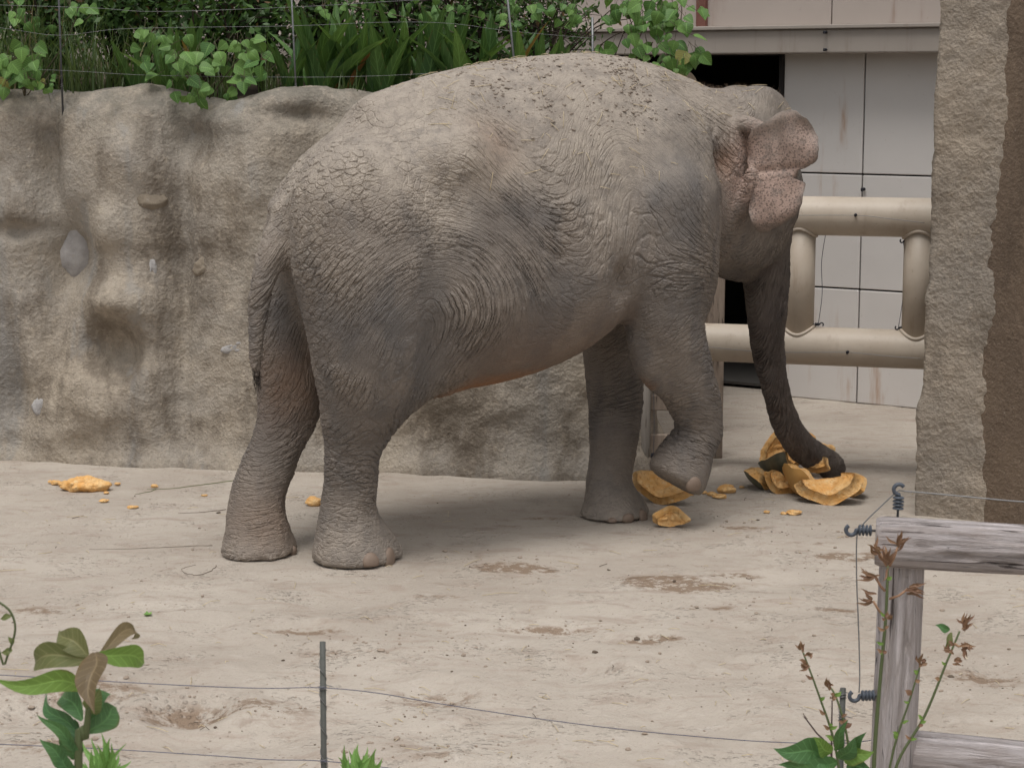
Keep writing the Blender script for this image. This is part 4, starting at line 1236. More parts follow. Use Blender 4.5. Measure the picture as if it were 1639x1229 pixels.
def grass_tuft(px, py, Y, n, h, label):
    base = depth(px, py, Y); base[2] = bank_z(base[0], Y) - .02
    b = MB()
    for k in range(n):
        a = RNG.uniform(0, 6.28); L = h * RNG.uniform(.5, 1.2); t = RNG.uniform(.1, .7); w = RNG.uniform(.003, .006)
        p = np.array([RNG.normal() * .06, RNG.normal() * .05, 0]); out = np.array([math.cos(a), math.sin(a), 0])
        side = np.array([-out[1], out[0], 0]) * w; V = []
        for i in range(7):
            s = i / 6
            c = p + out * t * L * s ** 1.6 + np.array([0, 0, L * (s - .45 * t * s ** 2.4)]); ww = (1 - s ** 2) + .05
            V += [c - side * ww, c + side * ww]
        b.add(V, [(2 * i, 2 * i + 1, 2 * i + 3, 2 * i + 2) for i in range(6)])
    o = b.build('grass_tuft', MAT_GRASS, None); o.location = base
    tag(o, label, 'grass', 'grass tufts on the bank')
for px, py, Y, n, h in [(20, 155, 13.0, 90, .8), (65, 155, 12.95, 90, .75), (120, 155, 12.9, 90, .7), (165, 152, 13.0, 70, .62), (205, 150, 13.1, 60, .6), (350, 160, 13.1, 50, .5), (555, 150, 12.85, 40, .32), (440, 150, 13.1, 40, .5)]:
    grass_tuft(px, py, Y, n, h, 'tuft of long thin grass around the dark fence rod' if px < 220 else 'short tuft of thin grass among the vine and strap leaves')

def shrub(px, Y, w, h, nleaf, size, label, gaps=.0, low=.1):
    base = depth(px, 140, Y); base[2] = bank_z(base[0], Y) - .03
    root = empty('shrub', tuple(base)); tag(root, label, 'shrub')
    br = MB(); tips = []
    for k in range(16):
        a = RNG.uniform(0, 6.28); t = RNG.uniform(.15, .75)
        e = np.array([math.cos(a) * w * t, math.sin(a) * .35 * t, h * RNG.uniform(.5, 1)])
        m = e * .5 + np.array([RNG.normal() * .06, RNG.normal() * .05, .1 * h])
        S = spline([np.zeros(3), m, e], 5); br.tube(S, np.linspace(.014, .004, len(S)), 5)
        for q in range(5):
            s = S[RNG.integers(3, len(S))]; f = s + RNG.normal(size=3) * (.18, .12, .16)
            br.tube([s, (s + f) / 2 + RNG.normal(size=3) * .02, f], [.004, .003, .0015], 4); tips += [f, (s + f) / 2]
    tag(br.build('branches', MAT_TWIG, root), kind='stuff')
    fo = MB(); tips = np.array(tips)
    for k in range(nleaf):
        c = tips[RNG.integers(len(tips))] + RNG.normal(size=3) * (.075, .06, .07)
        if c[2] < low: c[2] = RNG.uniform(low, h * .6)
        L = size * RNG.uniform(.6, 1.3); d = RNG.normal(size=3) + (0, -.2, -.35); d /= np.linalg.norm(d)
        s = np.cross(d, RNG.normal(size=3) + (0, -.8, .9)); s /= np.linalg.norm(s) + 1e-6; nn = np.cross(d, s)
        fo.add([c, c + d * L * .5 + s * L * .24 + nn * L * .05, c + d * L, c + d * L * .5 - s * L * .24 + nn * L * .05], [(0, 1, 2, 3)])
    f = fo.build('foliage', MAT_SHRUB, root); f['kind'] = 'stuff'
SH = [(-30, 13.7, .5, 1.25, 3200, .075), (90, 13.5, .5, 1.15, 3400, .06), (190, 13.9, .5, 1.3, 3400, .065), (250, 14.2, .5, 1.3, 2600, .06), (420, 13.9, .5, 1.25, 2600, .06), (520, 14.2, .45, 1.3, 2200, .06), (640, 14.0, .5, 1.2, 2400, .06), (760, 13.8, .45, 1.15, 2600, .055), (860, 13.6, .4, 1.0, 1500, .055), (335, 13.7, .4, .75, 1700, .07), (-150, 13.8, .5, 1.3, 2000, .07)]
SHL = ['bushy shrub at the far end of the planted bank', 'dense dark shrub behind the first fence rod', 'tall dark shrub between the first two fence rods', 'thin shrub with pale wall showing through its twigs', 'dark shrub rising behind the second fence rod', 'twiggy shrub behind the strap-leaved plants with pale gaps', 'dark shrub behind the clump of strap leaves', 'dark shrub behind the leaning fence rod', 'sparse shrub of bare dark twigs over the back of the elephant', 'low leafy shrub behind the broad-leaved vine', 'bushy shrub at the outer end of the bank']
for a, l in zip(SH, SHL): shrub(*a, l)
# bare dark branches leaning over the end of the bank
b = MB()
for (x0, y0), (x1, y1), r in [((860, 120), (985, 10), .007), ((880, 110), (960, 45), .006), ((900, 95), (1010, 30), .007), ((940, 90), (1040, 40), .005), ((850, 90), (930, 20), .005), ((880, 60), (900, 0), .005), ((955, 85), (935, 20), .004), ((985, 88), (1030, 20), .004), ((915, 80), (985, 85), .004), ((870, 40), (960, 65), .004)]:
    p, q = depth(x0, y0, 13.1), depth(x1, y1, 12.95); S = spline([p, (p + q) / 2 + RNG.normal(size=3) * .03, q], 5); b.tube(S, np.linspace(r, r * .4, len(S)), 6)
o = b.build('bare_branches', MAT_TWIG, None); tag(o, 'bare dark branches leaning over the end of the planted bank', 'branches')

# thin fence rods and wires along the top of the wall
M = NM('galvanised_steel'); MAT_GALV = M.fin(M.mix(M.noise(M.coord(), 30, 4), (.20, .205, .205), (.13, .13, .13)), .45, Metallic=.6)
MAT_WIRE = NM('grey_wire').fin((.20, .20, .20), .45, Metallic=.5)
MAT_DARKMETAL = NM('dark_steel').fin((.06, .06, .062), .5)
RODS = [((92, -60), (100, 158), .0065, MAT_DARKMETAL, 'dark thin fence rod at the grassy end of the rock wall'), ((464, -60), (476, 140), .006, MAT_GALV, 'grey steel fence rod beside the broad-leaved vine'), ((806, -60), (836, 100), .0075, MAT_GALV, 'leaning grey steel fence rod above the back of the elephant'), ((948, 28), (951, 100), .008, MAT_GALV, 'short grey steel fence rod among the bare branches')]
for (x0, y0), (x1, y1), r, m, l in RODS:
    p, q = depth(x0, y0, 12.68), depth(x1, y1, 12.68); q[2] = 2.05; b = MB(); b.tube([p - q, (0, 0, 0)], r, 10)
    o = b.build('fence_rod', m, None); o.location = q; tag(o, l, 'fence rod', 'rods of the wire fence on the wall')
    for z in (.32, .62):
        if z < (p - q)[2]:
            c = (p - q) * (z / (p - q)[2]); bb = MB(); bb.tube([c + (.008 * math.cos(k), .008 * math.sin(k), .002 * k - .012) for k in range(13)], .0016, 5); w = bb.build('wire_tie', MAT_WIRE, o)
for pts, l in [([(-90, 40), (0, 45), (93, 57), (190, 47), (320, 44), (467, 42), (620, 36), (720, 38), (815, 50), (950, 62)], 'upper sagging wire of the fence on top of the rock wall'), ([(-90, 108), (95, 113), (242, 121), (475, 124), (600, 122), (700, 117), (835, 108), (950, 98)], 'lower wire of the fence on top of the rock wall'), ([(-90, 6), (144, 13), (250, 19), (466, 12), (640, 2), (812, -6)], 'topmost thin wire of the fence on the wall')]:
    b = MB(); b.tube(spline([depth(x, y, 12.66) for x, y in pts], 5), .0011, 5); tag(b.build('fence_wire', MAT_WIRE, None), l, 'wire')
# ------------------------------------------------------------------ broken pumpkin
M = NM('pumpkin_flesh'); oc = M.coord()
n = M.noise(oc, 14, 5, .65); st = M.noise(M.mapping(oc, (1, 1, 1)), 45, 4, .7)
c = M.mix(M.smooth(n, .3, .7), (.74, .37, .10), (.82, .54, .25)); c = M.mix(M.smooth(st, .52, .72, 0, .7), c, (.44, .17, .035)); c = M.mix(M.smooth(M.noise(oc, 28, 4, .7), .58, .68, 0, .6), c, (.80, .60, .34))
MAT_FLESH = M.fin(c, .5, M.bump(M.math('ADD', n, M.math('MULTIPLY', st, 1.0)), .9, .018), .35)
M = NM('pumpkin_rind'); oc = M.coord()
MAT_RIND = M.fin(M.mix(M.smooth(M.noise(oc, 10, 5, .6), .35, .65), (.085, .088, .062), (.165, .15, .10)), .5, M.bump(M.noise(oc, 40, 4), .3, .006), .35)
M = NM('pumpkin_rind_blue'); MAT_RIND2 = M.fin(M.mix(M.noise(M.coord(), 9, 4), (.20, .25, .22), (.33, .37, .32)), .5)
M = NM('pumpkin_rind_tan'); MAT_RIND3 = M.fin(M.mix(M.noise(M.coord(), 9, 4), (.60, .34, .11), (.46, .25, .08)), .5)

def pumpkin_piece(px, py, R, ax, ay, th, out, roll, label, z=None, rind=MAT_RIND, seed=0, Y=None, pulp=True):
    """broken shell: rim half angles ax, ay; `out` is the way the rind faces"""
    rg = np.random.default_rng(seed + 500)
    na, nr = 56, 9
    out = np.asarray(out, float); out /= np.linalg.norm(out)
    ref = np.array([0, 0, 1.0]) if abs(out[2]) < .9 else np.array([1.0, 0, 0])
    x = np.cross(ref, out); x /= np.linalg.norm(x); y = np.cross(out, x)
    x, y = math.cos(roll) * x + math.sin(roll) * y, -math.sin(roll) * x + math.cos(roll) * y
    ph = rg.uniform(0, 6.28, 5); am = rg.uniform(.015, .05, 5); jag = rg.normal(size=na) * .012
    def pt(a, r, rad):
        rim = 1 + sum(am[k] * math.cos((k + 2) * a + ph[k]) for k in range(5))
        rim += jag[int(round(a / (2 * math.pi) * na)) % na]
        al = ax * math.cos(a) * r * rim; be = ay * math.copysign(abs(math.sin(a)) ** 1.35, math.sin(a)) * r * rim      # a slice pointed at both ends
        d = out * math.cos(al) * math.cos(be) + x * math.sin(al) * math.cos(be) + y * math.sin(be)
        rib = 1 + .03 * math.cos(7 * al) if True else 1
        return d * rad * rib
    Vo, Vi = [], []
    for i in range(nr + 1):
        for k in range(na):
            a = 2 * math.pi * k / na
            Vo.append(pt(a, i / nr, R)); q = pt(a, min(i / nr, 1) * .985, R - th)
            Vi.append(q)
    Vo, Vi = np.array(Vo), np.array(Vi)
    Vi = Vi - out * .014 * vnoise(Vi * 55, seed)[:, None] * np.repeat(1 - (np.arange(nr + 1) / nr) ** 3, na)[:, None]
    cen = (Vo.mean(0) + Vi.mean(0)) / 2; Vo -= cen; Vi -= cen
    zmin = min(Vo[:, 2].min(), Vi[:, 2].min())
    F = [(i * na + k, i * na + (k + 1) % na, (i + 1) * na + (k + 1) % na, (i + 1) * na + k) for i in range(nr) for k in range(na)]
    if Y is None: c = ground(px, py); c[2] = -zmin + (z or -.004)
    else: c = depth(px, py, Y)
    n0 = len(Vi); rimv = Vo[-na:] * .998 + Vi[-na:] * .002
    # flesh: inner skin and broken rim
    F2 = [f[::-1] for f in F] + [(nr * na + k, nr * na + (k + 1) % na, n0 + (k + 1) % na, n0 + k) for k in range(na)]
    me = mesh_from('pumpkin_piece', np.concatenate([Vi, rimv]), F2)
    o = link('pumpkin_piece', me, None, MAT_FLESH); o.location = c
    tag(o, label, 'pumpkin', 'broken pumpkin pieces on the sand')
    me = mesh_from('rind', Vo, F); link('rind', me, o, rind)
    return o
pumpkin_piece(1062, 803, .26, .86, .42, .045, (.18, .52, -.80), .30, 'long pumpkin wedge lying under the lifted forefoot', seed=1)
pumpkin_piece(1073, 843, .17, .66, .36, .045, (.05, .85, .25), 0, 'small pumpkin wedge with pale blue-green rind by the planted forefoot', rind=MAT_RIND2, seed=2)
pumpkin_piece(1213, 781, .19, .85, .50, .055, (-.50, .10, -.8), .5, 'small dark-rinded pumpkin chunk at the outer side of the heap', seed=3)
pumpkin_piece(1246, 774, .23, 1.0, .66, .055, (-.45, -.25, -.75), .7, 'big pumpkin piece with dark rind leaning under the trunk', seed=4)
pumpkin_piece(1278, 795, .20, .78, .55, .06, (-.62, -.42, -.35), -.4, 'tan-skinned pumpkin chunk standing in the middle of the heap', rind=MAT_RIND3, seed=5)
pumpkin_piece(1328, 803, .25, .90, .46, .06, (.18, .36, -.88), 1.70, 'wide open pumpkin piece with dark rind and bright flesh in front of the trunk tip', seed=6)
pumpkin_piece(1300, 782, .17, .75, .42, .045, (.15, .75, -.35), .5, 'pumpkin piece with pale flesh tucked against the trunk tip', seed=7, z=.10)
pumpkin_piece(1258, 758, .22, .95, .60, .05, (.05, .9, -.2), -.5, 'pumpkin slab leaning behind the heap with its flesh showing', seed=8, z=.03)
pumpkin_piece(1366, 793, .18, .75, .42, .05, (.6, .4, -.55), .3, 'pumpkin fragment at the tip end of the heap, flesh upward', seed=9)
pumpkin_piece(1246, 788, .16, .70, .42, .045, (-.2, .65, -.5), .8, 'short pumpkin slice with flesh outward at the foot of the heap', seed=10)
pumpkin_piece(1306, 764, .18, .75, .50, .05, (.35, .6, -.3), -.2, 'pumpkin slab standing behind the wide open piece', seed=11, z=.06)
def bit(px, py, w, h, label, seed, grp='scattered scraps of pumpkin flesh', rough=.5, mat=None):
    c = ground(px, py); s = c[1] / FPX
    o = lump('pumpkin_scrap', (c[0], c[1], h * s * .35), (w * s / 2, w * s * .35, h * s / 2), mat or MAT_FLESH, None, seed, rough, 3)
    tag(o, label, 'pumpkin', grp)
SC = 'small scrap of orange pumpkin flesh lying on the sand'
for k, (px, py, w, h) in enumerate([(90, 775, 16, 9), (106, 777, 22, 11), (80, 773, 9, 6), (170, 790, 10, 5), (167, 803, 17, 6), (188, 776, 12, 5), (247, 780, 14, 7), (213, 813, 20, 5), (327, 794, 10, 4), (1140, 793, 16, 8), (1128, 790, 10, 6), (1151, 797, 22, 8), (1227, 821, 11, 5), (1254, 823, 12, 5), (1270, 823, 26, 9), (1187, 781, 9, 5), (1106, 793, 9, 5)]):
    bit(px, py, w, h, SC, 80 + k)
bit(1163, 788, 32, 15, 'larger orange pumpkin scrap behind the lifted forefoot', 120)
bit(502, 808, 26, 17, 'orange pumpkin scrap lying between the two hind legs', 121)
# trampled heap on the left: mashed fibres
c0 = ground(138, 783); rg = np.random.default_rng(5)
heap = lump('pumpkin_mash', (c0[0], c0[1], .03), (.115, .09, .055), MAT_FLESH, None, 131, .6, 4); tag(heap, 'trampled heap of orange pumpkin mash near the rock wall', 'pumpkin')
for k in range(26):
    a = rg.uniform(0, 6.28); r = rg.uniform(.2, 1.0)
    lump('chunk', (.105 * r * math.cos(a), .08 * r * math.sin(a), .035 * (1 - r) + rg.uniform(-.012, .015)), rg.uniform(.012, .03, 3), MAT_FLESH, heap, 140 + k, .5, 2)

# ------------------------------------------------------------------ litter on the sand
M = NM('soil_crumb'); MAT_CRUMB = M.fin(M.mix(M.noise(M.coord(), 3, 3), (.23, .18, .135), (.36, .295, .24)), .95)
MAT_DARKBIT = NM('dark_litter').fin((.11, .082, .06), .9)
def gpoint(rg, y0=880, y1=1229):
    px, py = rg.uniform(-60, 1700), rg.uniform(y0, y1); c = ground(px, py); return c
b = MB(); bd_ = MB(); bs = MB(); rg = np.random.default_rng(12)
hot = [ground(*p) for p in ((310, 1135), (120, 1110), (200, 1140), (420, 1140), (700, 1120), (660, 1030), (560, 1045), (480, 1015), (820, 908), (1070, 930), (1140, 975), (1340, 900), (880, 1008), (1040, 1028), (80, 975), (40, 1130), (1570, 1080), (1590, 1100), (760, 1050), (1330, 850), (1190, 850), (700, 1215), (640, 1190))]
def zs(c): return float(ground_z(np.array([c[0]]), np.array([c[1]]))[0])
pts = []
for k in range(1300):
    if rg.random() < .72:
        h = hot[rg.integers(len(hot))]; c = h + np.array([rg.normal() * .16, rg.normal() * .16, 0])
    else: c = gpoint(rg, 760, 1235)
    pts.append(c)
pts = np.array(pts); pz = ground_z(pts[:, 0], pts[:, 1])
for c, z in zip(pts, pz):
    r = min(.013, .0032 * math.exp(rg.normal() * .6)); crumb(b if rg.random() < .88 else bd_, np.array([c[0], c[1], z + r * .25]), r, rg)
ps = np.array([gpoint(rg, 770, 1235) for k in range(260)]); pz = ground_z(ps[:, 0], ps[:, 1])
for c, z in zip(ps, pz):
    a = rg.uniform(0, 3.14); L = min(.09, .022 * math.exp(rg.normal() * .6)); d = np.array([math.cos(a), math.sin(a), 0]); p = np.array([c[0], c[1], z + .004])
    (bs if rg.random() < .88 else bd_).tube([p - d * L, p + (0, 0, .004) + rg.normal(size=3) * .003, p + d * L], .0014, 4)
tag(b.build('soil_crumbs', MAT_CRUMB, None, smooth=False), 'brown soil crumbs strewn over the sandy ground', 'soil', kind='stuff')
tag(bd_.build('dark_litter', MAT_DARKBIT, None, smooth=False), 'dark flecks of litter strewn over the sandy ground', 'litter', kind='stuff')
tag(bs.build('straw_litter', MAT_STRAW, None), 'thin pale straws scattered over the sandy ground', 'straw', kind='stuff')
MAT_STALK = NM('green_stalk').fin((.13, .15, .06), .7)
for pts, r, m, l in [([(375, 770), (330, 775), (280, 781), (235, 783)], .004, MAT_STALK, 'long green stalk lying on the sand near the wall'), ([(250, 783), (232, 788), (216, 791)], .003, MAT_STALK, 'short green stalk end on the sand near the wall'), ([(362, 815), (325, 819), (285, 821)], .003, MAT_DARKBIT, 'dark twig lying behind the far hind foot'), ([(340, 874), (280, 876), (215, 878), (143, 879)], .0025, MAT_DARKBIT, 'long thin twig lying on open sand'), ([(346, 906), (335, 916), (312, 921), (290, 914), (300, 908), (312, 905)], .0025, MAT_DARKBIT, 'curled dark twig beside the far hind foot')]:
    b = MB(); P = [ground(*p) for p in pts]
    for p in P: p[2] = zs(p) + r * .6
    S = spline(P, 5); S[1:-1] += RNG.normal(size=(len(S) - 2, 3)) * (.004, .004, 0); b.tube(S, np.linspace(r * .75, r * .3, len(S)), 6); tag(b.build('twig', m, None), l, 'twig')
c = ground(236, 990); c[2] = zs(c); b = MB()
for k in range(10):
    a = k * 2.4; d = np.array([math.cos(a), math.sin(a), .5]); s = np.array([-math.sin(a), math.cos(a), 0]); L = rg.uniform(.015, .032)
    b.add([(0, 0, 0), d * L * .5 + s * L * .3, d * L, d * L * .5 - s * L * .3], [(0, 1, 2, 3)])
o = b.build('sprig', MAT_VINE, None); o.location = c; tag(o, 'tiny green sprig sprouting from the sand', 'plant')
# ------------------------------------------------------------------ log fence in the foreground
M = NM('silvered_log'); oc = M.coord()
g = M.noise(M.mapping(oc, (2.2, 34, 34)), 2.0, 7, .75, .6); g2 = M.noise(M.mapping(oc, (1.1, 36, 36), (3, 1, 2)), 2.0, 6, .62, 1.2)
c = M.mix(M.smooth(g, .3, .68), (.60, .55, .55), (.37, .32, .30)); crk = M.smooth(g2, .60, .66)
c = M.mix(M.math('MULTIPLY', crk, .85), c, (.085, .065, .058)); c = M.mix(M.smooth(M.noise(oc, 3, 4), .52, .72, 0, .5), c, (.30, .225, .185))
MAT_LOG = M.fin(c, .9, M.bump(M.math('SUBTRACT', g, M.math('MULTIPLY', crk, 1.3)), 1.0, .02), .15)
def log(name, p, q, r0, r1, seed, parent, n=40, m=120):
    """round log along its own X axis, bark-free, knotty, with sawn ends"""
    p, q = np.asarray(p, float), np.asarray(q, float); L = np.linalg.norm(q - p)
    V = []; tt = np.linspace(0, 1, m)
    for i, t in enumerate(tt):
        a = np.linspace(0, 2 * math.pi, n, endpoint=False); r = r0 + (r1 - r0) * t
        P = np.stack([np.full(n, t * L * 1.5), np.cos(a) * 1.2, np.sin(a) * 1.2], 1)
        rr = r * (1 + .07 * fbm(P, 3, seed) + .05 * fbm(P * (.8, 4, 4), 3, seed + 3))
        split = fbm(np.stack([np.full(n, t * L * .9), np.cos(a) * 3.4, np.sin(a) * 3.4], 1), 2, seed + 7)
        rr = rr - r * .17 * np.clip((.055 - np.abs(split - .08)) / .055, 0, 1)
        e = min(t * L, (1 - t) * L) / .02
        if e < 1: rr = rr * (.90 + .10 * math.sqrt(max(e, 0)))
        V.append(np.stack([np.full(n, t * L), rr * np.cos(a), rr * np.sin(a)], 1))
    V = np.concatenate(V); F = [(i * n + k, i * n + (k + 1) % n, (i + 1) * n + (k + 1) % n, (i + 1) * n + k) for i in range(m - 1) for k in range(n)]
    F = [f[::-1] for f in F] + [tuple(range(n)), tuple((m - 1) * n + k for k in range(n - 1, -1, -1))]
    me = mesh_from(name, V, [f[::-1] for f in F])
    o = link(name, me, parent, MAT_LOG); d = Vector(q - p).normalized()
    R = frame(np.array(d), (0, 0, 1) if abs(d.z) < .9 else (0, -1, 0))
    o.matrix_local = Matrix.Translation(Vector(p)) @ Matrix([list(map(float, row)) for row in R]).to_4x4()
    return o
FY = 5.15
fp = depth(1441, 1000, FY); fb = np.array([fp[0] - .012, FY, 0.0]); fence = empty('log_fence', tuple(fb))
tag(fence, 'weathered silver-grey log fence of round post and rails', 'fence')
ptop = depth(1444, 895, FY)
log('post', np.array([-.012, 0, -.3]), ptop - fb + (0, 0, .03), .064, .057, 3, fence)
ra, rb = depth(1401, 866, FY - .03), depth(1639, 880, FY - .10)
rdir = (rb - ra) / np.linalg.norm(rb - ra)
log('rail', ra - fb, ra - fb + rdir * 2.0, .0655, .062, 11, fence, 44, 200)
ra2, rb2 = depth(1462, 1204, FY + .02), depth(1639, 1222, FY - .05); rdir2 = (rb2 - ra2) / np.linalg.norm(rb2 - ra2)
log('rail', ra2 - fb - rdir2 * .05, ra2 - fb + rdir2 * 1.95, .060, .060, 17, fence, 40, 180)
log('post', ra - fb + rdir * 1.9 - np.array([0, 0, ra[2] + rdir[2] * 1.9 + .3]), ra - fb + rdir * 1.9 - (0, 0, .03), .064, .058, 23, fence, 32, 60)

M = NM('insulator_plastic'); MAT_INS = M.fin(M.mix(M.noise(M.coord(), 30, 3), (.045, .055, .07), (.08, .09, .11)), .45, spec=.4)
def insulator(c, d, s, label, hook=True, mat=None, group='fence insulators'):
    """ribbed insulator: screw, three to five skirts, hooked head; d points away from its support"""
    d = np.asarray(d, float); d /= np.linalg.norm(d); c = np.asarray(c, float)
    root = empty('insulator', tuple(c)); tag(root, label, 'insulator', group)
    b = MB(); b.tube([-d * .25 * s, d * .30 * s], .045 * s, 8); b.build('screw', MAT_DARKMETAL, root)
    b = MB(); P, Rr = [], []
    for k in range(4):
        z = .16 + .13 * k
        P += [d * (z) * s, d * (z + .02) * s, d * (z + .075) * s, d * (z + .10) * s]; Rr += [.10 * s, .21 * s, .19 * s, .10 * s]
    b.tube(P, Rr, 18); b.build('ribbed_body', mat or MAT_INS, root)
    b = MB(); side = np.cross(d, (0, 1, 0)); side /= np.linalg.norm(side) + 1e-9
    P = [d * .66 * s]
    for k in range(9):
        a = -.6 + k / 8 * 4.2
        P.append(d * (.90 + .19 * math.sin(a - 1.0)) * s + side * .19 * s * math.cos(a - 1.0) * (1 if hook else .5))
    b.tube(spline(P, 2), .075 * s, 10); b.build('hook', mat or MAT_INS, root)
    return root
IS = .072
i1 = depth(1437, 822, FY - .03); insulator(i1, (0.02, 0, 1), IS, 'dark ribbed insulator standing on the top log rail')
i2 = depth(1402, 849, FY - .03); insulator(i2, (-1, 0, .03), IS, 'dark ribbed insulator sticking out of the sawn rail end')
i3 = depth(1406, 1112, FY - .02); insulator(i3, (-1, -.1, .0), IS, 'dark ribbed insulator on the side of the log post')
b = MB(); b.tube(spline([depth(1800, 812, FY - .1), depth(1639, 803, FY - .08), depth(1540, 794, FY - .05), depth(1450, 786, FY - .03), depth(1436, 787, FY - .03), depth(1405, 815, FY - .03), depth(1382, 838, FY - .03), depth(1372, 855, FY - .03), depth(1371, 920, FY - .03), depth(1374, 1000, FY - .03), depth(1376, 1075, FY - .03), depth(1375, 1108, FY - .03)], 6), .0018, 6)
tag(b.build('fence_wire', MAT_WIRE, None), 'wire strung through the insulators of the log fence', 'wire')

# thin stakes with low wires
M = NM('green_stake'); oc = M.coord(); MAT_STAKE = M.fin(M.mix(M.noise(oc, 30, 4), (.058, .062, .055), (.11, .11, .10)), .6, M.bump(M.noise(M.mapping(oc, (1, 1, 8)), 20, 3), .4, .003))
MAT_DWIRE = NM('dark_wire').fin((.12, .12, .15), .45, Metallic=.4)
def stake(px, py, Y, label, ties):
    p = depth(px, py, Y); o = empty('fence_stake', (p[0], p[1], 0)); tag(o, label, 'stake', 'stakes of the low wire fence')
    b = MB(); b.tube([(0, 0, -.2), (.002, 0, p[2] * .5), (.004, 0, p[2])], .0082, 12); b.build('rod', MAT_STAKE, o)
    b = MB(); P = []
    for k in range(90):
        a = k * .42; z = p[2] - .02 - k * .0055; P.append((.0098 * math.cos(a) + .003, .0098 * math.sin(a), z))
    b.tube(P, .0010, 4); b.build('wire_wrap', MAT_WIRE, o)
    for tp in ties:
        z = depth(px, tp, Y)[2]; b = MB(); b.tube([(.0105 * math.cos(k * .9) + .003, .0105 * math.sin(k * .9), z - .008 + k * .0011) for k in range(18)] + [(.03, -.01, z + .006)], .0013, 4); b.build('wire_tie', MAT_WIRE, o)
    return p
SY = 5.25
stake(514, 1027, SY, 'thin dark stake wound with wire standing alone on the sand', (1100, 1217))
stake(1347, 1101, SY, 'short dark stake wound with wire beside the log post', (1112, 1150, 1188))
for pts, l in [([(-60, 1076), (175, 1090), (330, 1098), (430, 1101), (512, 1100), (600, 1108), (700, 1125), (850, 1148), (1000, 1167), (1150, 1181), (1240, 1187), (1347, 1189), (1420, 1180)], 'upper sagging wire strung between the thin stakes'), ([(-60, 1188), (150, 1197), (330, 1208), (430, 1215), (512, 1217), (620, 1228), (760, 1246)], 'lower wire of the low stake fence')]:
    b = MB(); b.tube(spline([depth(x, y, SY - .012) for x, y in pts], 6), .0013, 6)
    tag(b.build('fence_wire', MAT_DWIRE, None), l, 'wire')

# insulators and wires on the steel tubes
def on_pipe(px, py, off): return onplane(px, py, PA + pn * off, pn)
MAT_BLK = NM('black_insulator').fin((.016, .016, .022), .45)
for px, py, dv, l in [(1370, 344, (0, 0, 0), 'small black insulator on the face of the upper steel rail'), (1357, 563, (0, 0, 0), 'small black insulator on the face of the lower steel rail')]:
    insulator(on_pipe(px, py, r_p), pn, .045, l, mat=MAT_BLK, group='insulators on the steel barrier')
for px, py, sg, l in [(1457, 386, 1, 'black insulator at the head of the upright by the pillar'), (1302, 519, -1, 'black insulator low on the upright beside the trunk'), (1449, 525, 1, 'black insulator low on the upright by the pillar')]:
    insulator(on_pipe(px, py, .02), pd_ * sg, .055, l, mat=MAT_BLK, group='insulators on the steel barrier')
insulator(depth(1046, 727, 12.2), (-.3, -1, 0), .06, 'black insulator on the foot of the plank hurdle', mat=MAT_BLK, group='insulators on the steel barrier')
for px, py, wd in ((1323, 52, 'upper'), (1323, 80, 'lower')):
    insulator(onplane(px, py, BA + bn * .24, bn), bn, .05, wd + ' of two black insulators on the concrete ledge', mat=MAT_BLK, group='insulators on the ledge')
insulator(onplane(1384, 303, BA, bn), bn, .06, 'black insulator on the grey cladding above the upper steel rail', mat=MAT_BLK, group='insulators on the ledge')
for pts, off, l in [([(1265, 345), (1370, 345), (1420, 350), (1480, 357)], r_p + .02, 'thin wire along the upper steel rail'), ([(1120, 553), (1180, 560), (1260, 564), (1357, 564), (1420, 570), (1475, 574)], r_p + .02, 'thin wire along the lower steel rail'), ([(1322, 372), (1315, 420), (1316, 470), (1310, 517)], .02, 'dark dangling wire beside the upright near the trunk'), ([(1446, 388), (1450, 430), (1445, 480), (1438, 524)], .02, 'dark dangling wire beside the upright by the pillar'), ([(1046, 620), (1047, 680), (1046, 725)], .1, 'thin wire hanging on the plank hurdle')]:
    b = MB(); b.tube(spline([on_pipe(x, y, off) for x, y in pts], 6), .0022 if off < .05 else .0018, 5)
    tag(b.build('barrier_wire', MAT_DWIRE if off < .11 else MAT_WIRE, None), l, 'wire')

# ------------------------------------------------------------------ foreground plants
def fleaf(b0, b1, w, mat, Y, parent, dz=0.0, sag=.12, fold=.25, name='leaf', tipY=0.0, org=None, twist=0.0):
    """one broad leaf from base to tip (traced), w = full width in photograph pixels"""
    p, q = depth(*b0, Y), depth(*b1, Y + tipY); ax = q - p; L = np.linalg.norm(ax); ax /= L
    view = np.array([0, -1.0, .25]); s = np.cross(view, ax); s /= np.linalg.norm(s); nrm = np.cross(ax, s)
    if np.dot(nrm, view) < 0: nrm = -nrm
    s, nrm = s * math.cos(twist) + nrm * math.sin(twist), nrm * math.cos(twist) - s * math.sin(twist)
    W = w * Y / FPX / 2; V, F = [], []; n = 14
    for i in range(n + 1):
        t = i / n; ww = W * 1.08 * (math.sin(math.pi * (.03 + .97 * t) ** .78) ** 1.15) + .0003
        c = p + ax * L * t + nrm * sag * L * math.sin(math.pi * t) + s * .05 * L * math.sin(2.2 * t * math.pi + w)
        for k in np.linspace(-1, 1, 7):
            V.append(c + s * ww * k + nrm * (fold * ww * abs(k) + .06 * ww * math.sin(t * 17 + k * 3)) - org)
    for i in range(n):
        for k in range(6): F.append((i * 7 + k, (i + 1) * 7 + k, (i + 1) * 7 + k + 1, i * 7 + k + 1))
    return link(name, leaf_uv(mesh_from(name, V, F), n, 7), parent, mat)
MAT_FL_GREEN = leaf_mat('young_green_leaf', (.13, .24, .045), (.19, .31, .07), trans=.35)
MAT_FL_DEEP = leaf_mat('deep_green_leaf', (.045, .125, .045), (.075, .17, .055), trans=.25)
